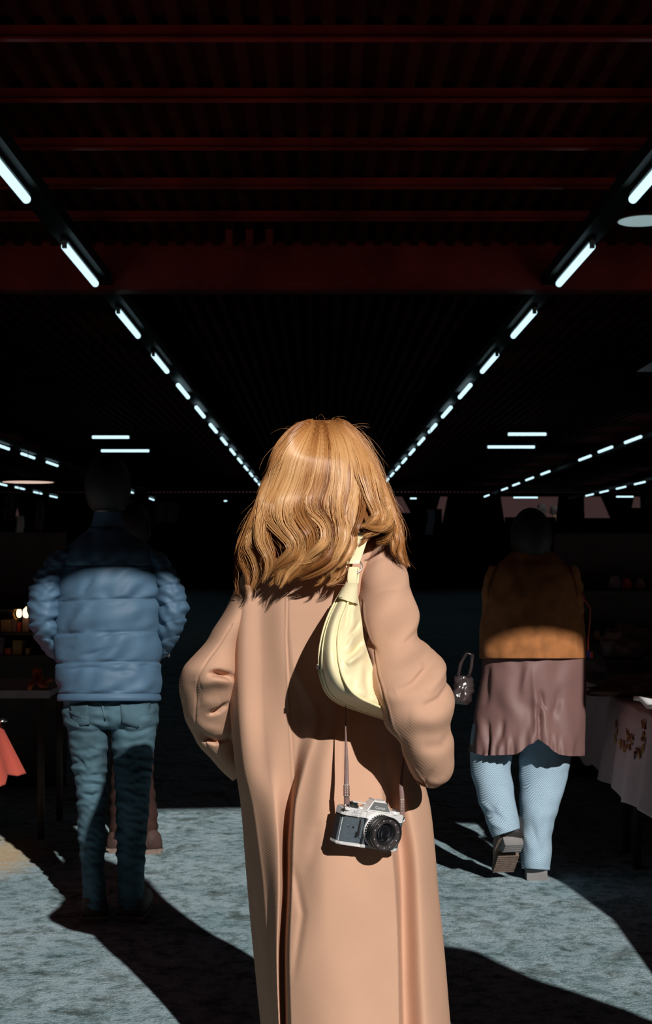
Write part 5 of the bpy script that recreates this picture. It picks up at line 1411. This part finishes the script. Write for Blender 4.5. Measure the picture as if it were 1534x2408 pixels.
make_body(dict(pelvis=(XB, YB, 0.9), chest=(XB, YB, 1.28), neck=(XB, YB, 1.52), head=(XB, YB, 1.655), shoulder_l=(XB - 0.18, YB, 1.38), elbow_l=(XB - 0.32, YB, 1.1), wrist_l=(XB - 0.27, YB + 0.14, 0.85),
    shoulder_r=(XB + 0.18, YB, 1.38), elbow_r=(XB + 0.32, YB, 1.1), wrist_r=(XB + 0.27, YB + 0.14, 0.85), hip_l=(XB - 0.1, YB, 0.85), knee_l=(XB - 0.1, YB, 0.47), ankle_l=(XB - 0.1, YB, 0.09), toe_l=(XB - 0.1, YB + 0.17, 0.035),
    hip_r=(XB + 0.1, YB, 0.85), knee_r=(XB + 0.1, YB, 0.47), ankle_r=(XB + 0.1, YB, 0.09), toe_r=(XB + 0.1, YB + 0.17, 0.035)), passer, M['skin'], 0.012)
hair_cap(passer, (XB, YB, 1.655))
for s_ in (-1, 1):
    v, f = tube([(XB + s_ * 0.1, YB, 0.9), (XB + s_ * 0.1, YB, 0.5), (XB + s_ * 0.1, YB, 0.07)], [0.10, 0.08, 0.065], 16); mobj('trouser_leg', v, f, M['dark_wool'], passer)
    shoe(passer, (XB + s_ * 0.1, YB, 0), (0, 0, 0), 0.28, 0.1, 0.1, M['shoe_black'], M['sole'], treads=False)

# ------------------------------------------------------------------ stalls: the right one under white cloth
def trestle(name, x0, x1, y0, y1, z, label, m_top):
    t = empty(name, ((x0 + x1) / 2, (y0 + y1) / 2, 0), label, 'table')
    bm = bmesh.new(); box(bm, (x0, y0, z - 0.03), (x1, y1, z), 0.004); bobj('tabletop', bm, m_top, t)
    for x in (x0 + 0.06, x1 - 0.06):
        for y in (y0 + 0.08, y1 - 0.08):
            v, f = tube([(x, y, z - 0.03), (x, y, 0)], 0.018, 8); mobj('leg', v, f, M['wood'], t)
    return t
def draped(name, x_edge, x_far, y0, y1, z, hem, m_, label, cat, seed, pleats=7.0, amp=0.022):
    """A tablecloth: flat on the top, falling in pleats down the side that faces the lane (x_edge) and the near end (y0)."""
    sg = 1 if x_far > x_edge else -1
    ny, nd = 120, 34
    rs = np.random.RandomState(seed); ph = rs.uniform(0, 6.28, 4)
    ys = np.linspace(y0, y1, ny)
    P = []
    fall = np.linspace(0, 1, nd)
    for y in ys:
        w = 0.6 * np.sin(pleats * 2 * np.pi * (y - y0) + ph[0] + 1.1 * np.sin(5 * y)) + 0.4 * np.sin(pleats * 3.3 * (y - y0) + ph[1])
        h = hem + 0.012 * np.sin(9 * y + ph[2]) + 0.008 * np.sin(23 * y + ph[3])
        col = []
        for t in np.linspace(0, 1, 10): col.append((x_far + (x_edge - x_far) * t, y, z + 0.004 + 0.002 * np.sin(20 * y + 9 * t)))
        for t in fall[1:]: col.append((x_edge - sg * (0.010 * min(1, t * 8) + amp * (w + 0.5) * t ** 0.7 + 0.03 * t), y, z + 0.002 - (z - h) * t))
        P.append(col)
    P = np.array(P); ncol = P.shape[1]
    Fc = gridf(ny, ncol, False)
    # the near end
    V = [P.reshape(-1, 3)]; n = ny * ncol
    xs = P[0, :10, 0]; E = []
    for t in fall:
        E.append([(x, y0 - 0.012 * min(1, t * 8) - amp * t ** 0.7 * (0.5 + np.sin(pleats * 6.28 * (x - x_edge) + ph[1])), z + 0.003 - (z - hem) * t) for x in np.linspace(xs[0], x_edge - sg * (0.03 * t + 0.01), 50)])
    V.append(np.array(E).reshape(-1, 3)); Fc += [[i + n for i in q] for q in gridf(nd, 50, False)]
    o = mobj(name, np.concatenate(V), Fc, m_, None)
    sm = o.modifiers.new('thickness', 'SOLIDIFY'); sm.thickness = 0.0025
    tag(o, label, cat)
    return o
XT = 1.27
trestle('market_table', 1.32, 2.1, 5.32, 6.25, 0.735, 'trestle table under the embroidered white cloth on the right', M['wood'])
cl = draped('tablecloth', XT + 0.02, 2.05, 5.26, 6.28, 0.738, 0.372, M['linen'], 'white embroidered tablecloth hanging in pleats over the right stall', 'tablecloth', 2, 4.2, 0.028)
trestle('market_table', 1.35, 2.1, 6.44, 8.4, 0.735, 'second trestle table on the right beyond the embroidered cloth', M['wood'])
draped('tablecloth', XT + 0.055, 2.05, 6.4, 8.4, 0.738, 0.37, M['linen'], 'plain pale tablecloth on the second right table', 'tablecloth', 4, 2.2, 0.008)
# embroidery: small stitched leaves and flowers lying on the pleats
em = []
rs = np.random.RandomState(4)
def leaf(c, L, wd, ang, x):
    a = np.array([math.cos(ang), math.sin(ang)]); b = np.array([-a[1], a[0]])
    pts = [(-.5, 0), (-.2, .5), (.2, .45), (.5, 0), (.2, -.45), (-.2, -.5)]
    V = [(x - 0.006, c[0] + (p * L * a + q * wd * b)[0], c[1] + (p * L * a + q * wd * b)[1]) for p, q in pts] + [(x - 0.002, c[0] + (p * L * a + q * wd * b)[0], c[1] + (p * L * a + q * wd * b)[1]) for p, q in pts]
    return V, [[0, 1, 2, 3, 4, 5], [11, 10, 9, 8, 7, 6]] + [[i, (i + 1) % 6, 6 + (i + 1) % 6, 6 + i] for i in range(6)]
def cloth_pt(px, py):
    """Where the sight line meets the hanging side of the near cloth."""
    best = None
    for v in cl.data.vertices:
        d = v.co.y
        if v.co.z > 0.73 or v.co.y < 5.3: continue
        q = ((CX + v.co.x * F / d) - px) ** 2 + ((CY - (v.co.z - CZ) * F / d) - py) ** 2
        if best is None or q < best[0]: best = (q, v.co.copy())
    return best[1]
SPOT = [(1452, 1700), (1455, 1722), (1452, 1738), (1462, 1748), (1470, 1755), (1477, 1722), (1482, 1732), (1486, 1738), (1480, 1745), (1484, 1752), (1476, 1758), (1490, 1744), (1500, 1762), (1496, 1770), (1504, 1768), (1514, 1700), (1516, 1722), (1513, 1738), (1514, 1755), (1512, 1768), (1508, 1775), (1469, 1762), (1520, 1710)]
pa, pb = [], []
for i, (x, y) in enumerate(SPOT):
    q = cloth_pt(x, y)
    for k in range(3):
        l_ = leaf((q.y + rs.normal(0, 0.012), q.z + rs.normal(0, 0.008)), rs.uniform(0.020, 0.035), rs.uniform(0.008, 0.014), rs.uniform(0, 3.1), q.x)
        (pb if (i in (2, 3, 19, 20) or rs.rand() < 0.15) else pa).append(l_)
v, f = merge(pa); tag(mobj('embroidery', v, f, M['thread'], cl, smooth=False), kind='stuff')
v, f = merge(pb); tag(mobj('gold_embroidery', v, f, M['thread_gold'], cl, smooth=False), kind='stuff')

def heap(name, c, size, m_, label, cat, seed, parent=None, flat=0.55, sub=4):
    """A crumpled heap of cloth with folds."""
    rs = np.random.RandomState(seed)
    bm = bmesh.new(); bmesh.ops.create_icosphere(bm, subdivisions=sub, radius=1.0)
    ks = [(rs.normal(0, 1, 3) * rs.uniform(2, 6), rs.uniform(0, 6.28)) for _ in range(9)]
    for v in bm.verts:
        p = np.array(v.co); r = 1.0
        for k, ph in ks: r += 0.055 * (1 - abs(math.sin(float(k @ p) + ph))) * 2 - 0.055
        x, y, z = v.co * r
        z = max(z, -0.35)
        v.co = Vector(c) + Vector((x * size[0], y * size[1], (z + 0.35) * size[2]))
    o = bobj(name, bm, m_, parent, smooth=True)
    if label: tag(o, label, cat)
    return o
ZT = 0.744
q = w1(1502, 1672, 5.62)
bm = bmesh.new()
NSH = 26
def linen_z(x, y): return ZT + 0.034 + 0.012 * math.sin(22 * x + 9 * y) * math.sin(17 * y)
V = []
for i in range(NSH):
    for j in range(NSH):
        x = 1.305 + 0.43 * i / (NSH - 1); y = 5.45 + 0.45 * j / (NSH - 1)
        V.append((x, y, linen_z(x, y)))
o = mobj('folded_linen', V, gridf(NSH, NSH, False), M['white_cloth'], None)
sm = o.modifiers.new('thickness', 'SOLIDIFY'); sm.thickness = 0.018; sm.offset = -1
tag(o, 'bright white linen catching the sun on the table corner at the right edge', 'linen')
heap('lace_heap', w1(1500, 1640, 6.3) * 1 + Vector((0, 0, 0)), (0.22, 0.18, 0.07), M['brown_cloth'], 'crumpled lace heaped on the right table behind the bright linen', 'textile', 5)
bpy.data.objects['lace_heap'].location.z += ZT - w1(1500, 1640, 6.3).z
# a shelf with textiles piled on it further along
sh = empty('display_shelf', (1.75, 7.1, 0), 'dark display riser stacked with brown textiles on the second right table', 'shelf')
bm = bmesh.new(); box(bm, (1.36, 6.75, 0.83), (2.04, 7.6, 0.865)); bobj('shelf_board', bm, M['wood'], sh)
bm = bmesh.new(); box(bm, (1.37, 6.76, 0.747), (2.04, 6.79, 0.83)); bobj('front_board', bm, M['wood'], sh)
for x in (1.4, 2.0):
    for y in (6.8, 7.55):
        v, f = tube([(x, y, 0.83), (x, y, 0.747)], 0.02, 8); mobj('leg', v, f, M['wood'], sh)
for k, (x, y, s, m_, lab) in enumerate([(1.48, 6.92, (0.10, 0.12, 0.075), 'mauve_cloth', 'mauve cloth crumpled at the near end of the dark shelf'), (1.71, 6.95, (0.10, 0.12, 0.085), 'brown_cloth', 'brown cloth bundle second along the dark shelf'),
        (1.57, 7.25, (0.15, 0.15, 0.12), 'brown_cloth', 'taller brown bundle at the back of the dark shelf'), (1.88, 7.3, (0.13, 0.16, 0.14), 'mauve_cloth', 'mauve bundle heaped highest on the dark shelf'), (1.93, 6.93, (0.09, 0.12, 0.08), 'brown_cloth', 'brown cloth at the outer end of the dark shelf')]):
    heap('cloth_bundle', (x, y, 0.866), s, M[m_], lab, 'textile', 11 + k)
# small goods behind the shelf in the gloom
g = empty('goods_rack', (1.9, 8.9, 0), 'dark rack of small goods standing behind the shelf of textiles', 'rack')
bm = bmesh.new(); box(bm, (1.45, 8.75, 0), (3.0, 8.80, 1.5)); bobj('back_board', bm, M['wood'], g)
for z in (0.85, 1.15): 
    bm = bmesh.new(); box(bm, (1.45, 8.5, z - 0.02), (3.0, 8.8, z)); bobj('shelf_board', bm, M['wood'], g)
GOODS = [(1404, 1500, 'card', 'jar'), (1432, 1504, 'mauve_cloth', 'pot'), (1460, 1487, 'red_cap', 'jar'), (1489, 1496, 'orange', 'pot'), (1474, 1450, 'red_cap', 'jar'), (1446, 1450, 'mauve_cloth', 'pot'), (1518, 1500, 'card', 'pot'), (1505, 1450, 'brown_cloth', 'jar')]
for k, (x, y, m_, kind) in enumerate(GOODS):
    z = 0.85 if y > 1460 else 1.15
    c = w1(x, y, 8.6); r = 0.022 + 0.006 * (k % 3)
    bm = bmesh.new(); lathe(bm, [(0, 0), (r, 0), (r * 1.15, r * 1.4), (r * 0.7, r * 2.3), (r * 0.75, r * 2.6), (0, r * 2.6)], (c.x, 8.6, z + 0.002), n=16)
    tag(bobj(kind, bm, M[m_], None, True), f'small {dict(card="brown", mauve_cloth="mauve", red_cap="red", orange="orange", brown_cloth="dark brown")[m_]} {kind}, {ORD[k]} of the row on the dark goods rack', kind, 'small goods on the right rack')
# clothes hanging dark over the stall, a pale corner of canopy above
can = empty('stall_canopy', (3.4, 12.2, 0), 'pale canopy corner over the right stalls at the edge of the view', 'canopy')
a, b, c_ = w1(1497, 874, 12.0), w1(1560, 836, 12.0), w1(1640, 876, 12.0)
V = [tuple(a), tuple(w1(1640, 876, 12)), tuple(w1(1640, 790, 12)), (a.x + 0.02, 13.4, a.z + 0.35), (a.x + 0.6, 13.4, a.z + 0.4)]
V = [tuple(a), tuple(c_), tuple(w1(1640, 786, 12.0))]
V += [(x, y + 0.012, z) for x, y, z in V]
mobj('canopy_panel', V, [[0, 1, 2], [5, 4, 3], [0, 1, 4, 3], [1, 2, 5, 4], [2, 0, 3, 5]], M['banner'], can, smooth=False)
v, f = tube([w1(1600, 870, 12.03), Vector((w1(1600, 870, 12.03).x, 12.03, 0))], 0.02, 8); mobj('pole', v, f, M['rail'], can)
for k, (x, y0, y1, wd, d, lab) in enumerate([(1012, 1198, 1258, 17, 26, 'pale blue cloth hanging far down the lane right of the blonde hair'), (45, 1213, 1272, 20, 26, 'pale blue cloth hanging far back at the left edge'), (92, 1178, 1248, 21, 27, 'long mauve cloth hanging far back beside the pale blue one'), (391, 1180, 1230, 56, 40, 'wide dim sheet standing in for a far opening left of the blonde hair'), (24, 1166, 1225, 30, 28, 'brown cloth hanging far back at the left edge above the pale one')]):  # the wide dim sheet is put in place of a dull far opening
    n = 14; V = []
    for i in range(n):
        for j in range(8):
            V.append(w1(x - wd / 2 + wd * j / 7 + 2.5 * math.sin(i * 0.4) , y0 + (y1 - y0) * i / (n - 1), d + 0.06 * math.sin(j * 1.9 + k)))
    o = mobj('hanging_cloth', [tuple(p) for p in V], gridf(n, 8, False), M[('banner', 'banner', 'mauve_cloth', 'mauve_cloth', 'brown_cloth')[k]], None)
    sm = o.modifiers.new('thickness', 'SOLIDIFY'); sm.thickness = 0.006
    tag(o, lab, 'cloth')
    c = w1(x, y0, d)
    bm = bmesh.new(); box(bm, (c.x - 0.005, d - 0.005, c.z), (c.x + 0.005, d + 0.005, BEAM_Z1)); bobj('cloth_hanger', bm, M['rail'], ceiling)

# ------------------------------------------------------------------ the left stalls
XL = -1.335
trestle('market_table', -2.4, -1.39, 5.28, 5.98, 0.652, 'trestle table under the coral red cloth at the left edge', M['wood'])
def coral():
    """Coral cloth hung over the table's far end, flaring into a corner towards the lane."""
    ny, nd = 40, 30; V = []
    for i in range(ny):
        u = i / (ny - 1)
        for j in range(nd):
            t = j / (nd - 1)
            if u < 0.5:
                y = 5.22 + (6.0 - 5.22) * u * 2; x = XL - 0.01
                w = math.sin(u * 40) * 0.018 * t
                fl = t * 0.03 + 0.075 * t * max(0, (u * 2 - 0.6) / 0.4)
                V.append((x + fl + w, y + 0.04 * t * max(0, u * 2 - 0.7), 0.664 - (0.664 - (0.452 - 0.05 * max(0, 1 - u * 2) + 0.012 * math.sin(u * 50))) * t))
            else:
                k = (u - 0.5) * 2
                V.append((XL - 0.01 - k * 1.0 + 0.10 * t * (1 - k) ** 4, 6.03 + 0.03 * t + 0.02 * t * math.sin(k * 30), 0.664 - 0.20 * t))
    top = []
    for i in range(12):
        for j in range(12): top.append((-2.45 + (XL - 0.01 + 2.45) * i / 11, 5.2 + 0.83 * j / 11, 0.666 + 0.003 * math.sin(i * 2) * math.sin(j)))
    near = [(-2.45 + (XL - 0.01 + 2.45) * i / 29, 5.205 - 0.03 * j / 11 - 0.015 * (j / 11) * math.sin(i * 1.3), 0.666 - 0.24 * j / 11) for i in range(30) for j in range(12)]
    return merge([(V, gridf(ny, nd, False)), (near, gridf(30, 12, False)), (top, gridf(12, 12, False))])
v, f = coral()
o = mobj('tablecloth', v, f, M['red_cloth'], None); sm = o.modifiers.new('thickness', 'SOLIDIFY'); sm.thickness = 0.003
tag(o, 'coral red tablecloth lit by the sun at the left edge', 'tablecloth')
bm = bmesh.new(); q = w1(5, 1697, 5.92); lathe(bm, [(0, 0), (0.022, 0), (0.022, 0.006), (0.012, 0.012), (0, 0.013)], (q.x, 5.92, 0.668), n=18)
tag(bobj('metal_lid', bm, M['chrome'], None, True), 'small shiny metal lid lying on the coral red cloth', 'lid')
# the grey table further on
t = trestle('market_table', -3.4, w1(141, 1615, 7.0).x, 6.75, 7.4, 0.722, 'grey topped table in the gloom behind the coral cloth', M['grey_top'])
bm = bmesh.new(); zf = CZ - (1624 - CY) * 6.74 / F
box(bm, (-3.4, 6.735, 0.685), (w1(141, 1615, 7.0).x, 6.75, 0.722)); bobj('front_edge', bm, M['grey_top'], t)
bm = bmesh.new(); box(bm, (-3.4, 6.85, 0.42), (-1.5, 7.3, 0.44)); bobj('lower_shelf', bm, M['wood'], t)
toy = empty('soft_toy', tuple(w1(88, 1600, 6.9)), 'orange red floppy soft toy slumped on the grey table', 'toy')
def limb(pts, r, nm): 
    K = hermite([(x, y, d) for x, y, d in pts], 6); v, f = tube(W(K[:, 0], K[:, 1], K[:, 2]), r, 10); mobj(nm, v, f, M['orange'], toy)
limb([(86, 1584, 6.86), (80, 1596, 6.80), (73, 1610, 6.73), (68, 1622, 6.72)], 0.011, 'leg')
limb([(92, 1584, 6.86), (97, 1594, 6.82), (91, 1604, 6.78), (98, 1613, 6.76), (110, 1616, 6.78)], 0.012, 'leg')
limb([(90, 1586, 6.88), (104, 1606, 6.84), (114, 1600, 6.84), (120, 1598, 6.85)], 0.009, 'arm')
limb([(84, 1582, 6.88), (90, 1581, 6.87), (95, 1584, 6.87)], 0.022, 'torso')
# the stall rack behind with boxes, a red cap and twin bulbs
rk = empty('goods_rack', (-2.4, 8.15, 0), 'dark rack of boxes and trinkets behind the grey table on the left', 'rack')
bm = bmesh.new(); box(bm, (-4.5, 8.4, 0), (-1.5, 8.45, 1.5)); bobj('back_board', bm, M['wood'], rk)
for z in (0.80, 0.93, 1.06):
    bm = bmesh.new(); box(bm, (-4.5, 8.0, z - 0.015), (-1.5, 8.4, z)); bobj('shelf_board', bm, M['wood'], rk)
BX = [(42, 1520, 22, 22, 'card', 0.80), (15, 1502, 24, 18, 'card', 0.93), (62, 1494, 16, 20, 'brown_cloth', 0.93), (34, 1494, 13, 20, 'brown_cloth', 0.93), (46, 1494, 8, 14, 'red_cap', 0.93), (66, 1526, 10, 10, 'card', 0.80), (20, 1530, 14, 10, 'orange', 0.80), (-8, 1494, 14, 12, 'brown_cloth', 0.93), (5, 1548, 9, 26, 'mauve_cloth', 0.80)]
for k, (x, y, w_, h_, m_, z) in enumerate(BX):
    c = w1(x, y, 8.05); s = 8.05 / F
    bm = bmesh.new(); box(bm, (c.x - w_ * s / 2, 8.03, z + 0.001), (c.x + w_ * s / 2, 8.03 + 0.12, z + 0.001 + h_ * s * 1.6), 0.004)
    bx_ = tag(bobj('trinket_box', bm, M[m_]), f'{dict(card="brown card", brown_cloth="dark brown", red_cap="red", orange="orange", mauve_cloth="mauve")[m_]} trinket box, {ORD[k]} on the left goods rack', 'box', 'trinket boxes on the left rack')
lamp = empty('stall_lamp', tuple(w1(52, 1450, 8.0)), 'pair of warm bulbs glowing on the left stall beside the puffer jacket', 'lamp')
for x, y, rx, rz in ((45, 1443, 0.016, 0.027), (62, 1442, 0.022, 0.032)):
    c = w1(x, y, 7.95); bm = bmesh.new(); bmesh.ops.create_uvsphere(bm, u_segments=20, v_segments=14, radius=1.0)
    for v in bm.verts: v.co = c + Vector((v.co.x * rx, v.co.y * rx, v.co.z * rz * (1 + 0.15 * v.co.z)))
    bobj('bulb', bm, M['warm_light'], lamp, True)
v, f = tube([w1(40, 1430, 7.97), w1(33, 1434, 7.97), w1(31, 1444, 7.97), w1(35, 1455, 7.97), w1(40, 1457, 7.97)], 0.006, 8); mobj('curved_arm', v, f, M['thread_gold'], lamp)
bm = bmesh.new(); q = w1(53.5, 1442, 7.95); box(bm, q - Vector((0.004, 0.01, 0.028)), q + Vector((0.004, 0.01, 0.028)), 0.001); bobj('divider', bm, M['blue_tape'], lamp)
bm = bmesh.new(); q = w1(54, 1456, 7.97); box(bm, (q.x - 0.05, 7.94, 1.063), (q.x + 0.05, 7.995, max(q.z, 1.075)), 0.003); bobj('lamp_base', bm, M['rail'], lamp)
# a stall keeper in a red cap
K = w1(4, 1425, 9.2)
keep = empty('person', (K.x, 9.2, 0), 'stall keeper in a red cap sitting behind the left goods rack', 'person')
kx = K.x
v, f = stack_w([ring_w(kx, 9.2, z, a, b) for z, a, b in ((0.42, 0.19, 0.18), (0.6, 0.2, 0.16), (0.75, 0.2, 0.14), (0.83, 0.15, 0.11), (0.88, 0.07, 0.07), (0.92, 0.06, 0.06))]); mobj('jacket', v, f, M['dark_wool'], keep)
make_body(dict(pelvis=(kx, 9.2, 0.45), chest=(kx, 9.2, 0.70), neck=(kx, 9.2, 0.87), head=(kx, 9.2, 1.0), shoulder_l=(kx - 0.17, 9.2, 0.8), elbow_l=(kx - 0.22, 9.15, 0.55), wrist_l=(kx - 0.14, 8.95, 0.5), shoulder_r=(kx + 0.17, 9.2, 0.8), elbow_r=(kx + 0.22, 9.15, 0.55), wrist_r=(kx + 0.14, 8.95, 0.5),
    hip_l=(kx - 0.09, 9.15, 0.44), knee_l=(kx - 0.1, 8.8, 0.45), ankle_l=(kx - 0.1, 8.8, 0.09), toe_l=(kx - 0.1, 8.65, 0.035), hip_r=(kx + 0.09, 9.15, 0.44), knee_r=(kx + 0.1, 8.8, 0.45), ankle_r=(kx + 0.1, 8.8, 0.09), toe_r=(kx + 0.1, 8.65, 0.035)), keep, M['skin'], 0.012, yaw=math.pi)
bm = bmesh.new(); bmesh.ops.create_uvsphere(bm, u_segments=24, v_segments=16, radius=1.0)
for v in bm.verts: v.co = Vector((kx, 9.2, 1.03)) + Vector((v.co.x * 0.088, v.co.y * 0.11, max(-0.05, v.co.z) * 0.105))
box(bm, (kx - 0.06, 9.02, 1.025), (kx + 0.06, 9.12, 1.035)); bobj('cap', bm, M['red_cap'], keep, True)
st_ = empty('stool', (kx, 9.25, 0), 'dark wooden stool under the stall keeper in the red cap', 'stool')
bm = bmesh.new(); lathe(bm, [(0, 0.30), (0.17, 0.30), (0.17, 0.335), (0, 0.335)], (kx, 9.25, 0), n=24); bobj('seat', bm, M['wood'], st_)
for a in (0.8, 2.4, 3.9, 5.5):
    v, f = tube([(kx + 0.12 * math.cos(a), 9.25 + 0.12 * math.sin(a), 0.30), (kx + 0.16 * math.cos(a), 9.25 + 0.16 * math.sin(a), 0)], 0.014, 8); mobj('leg', v, f, M['wood'], st_)

for o in bpy.data.objects:
    if o.parent is ceiling and 'kind' not in o: o['kind'] = 'structure'
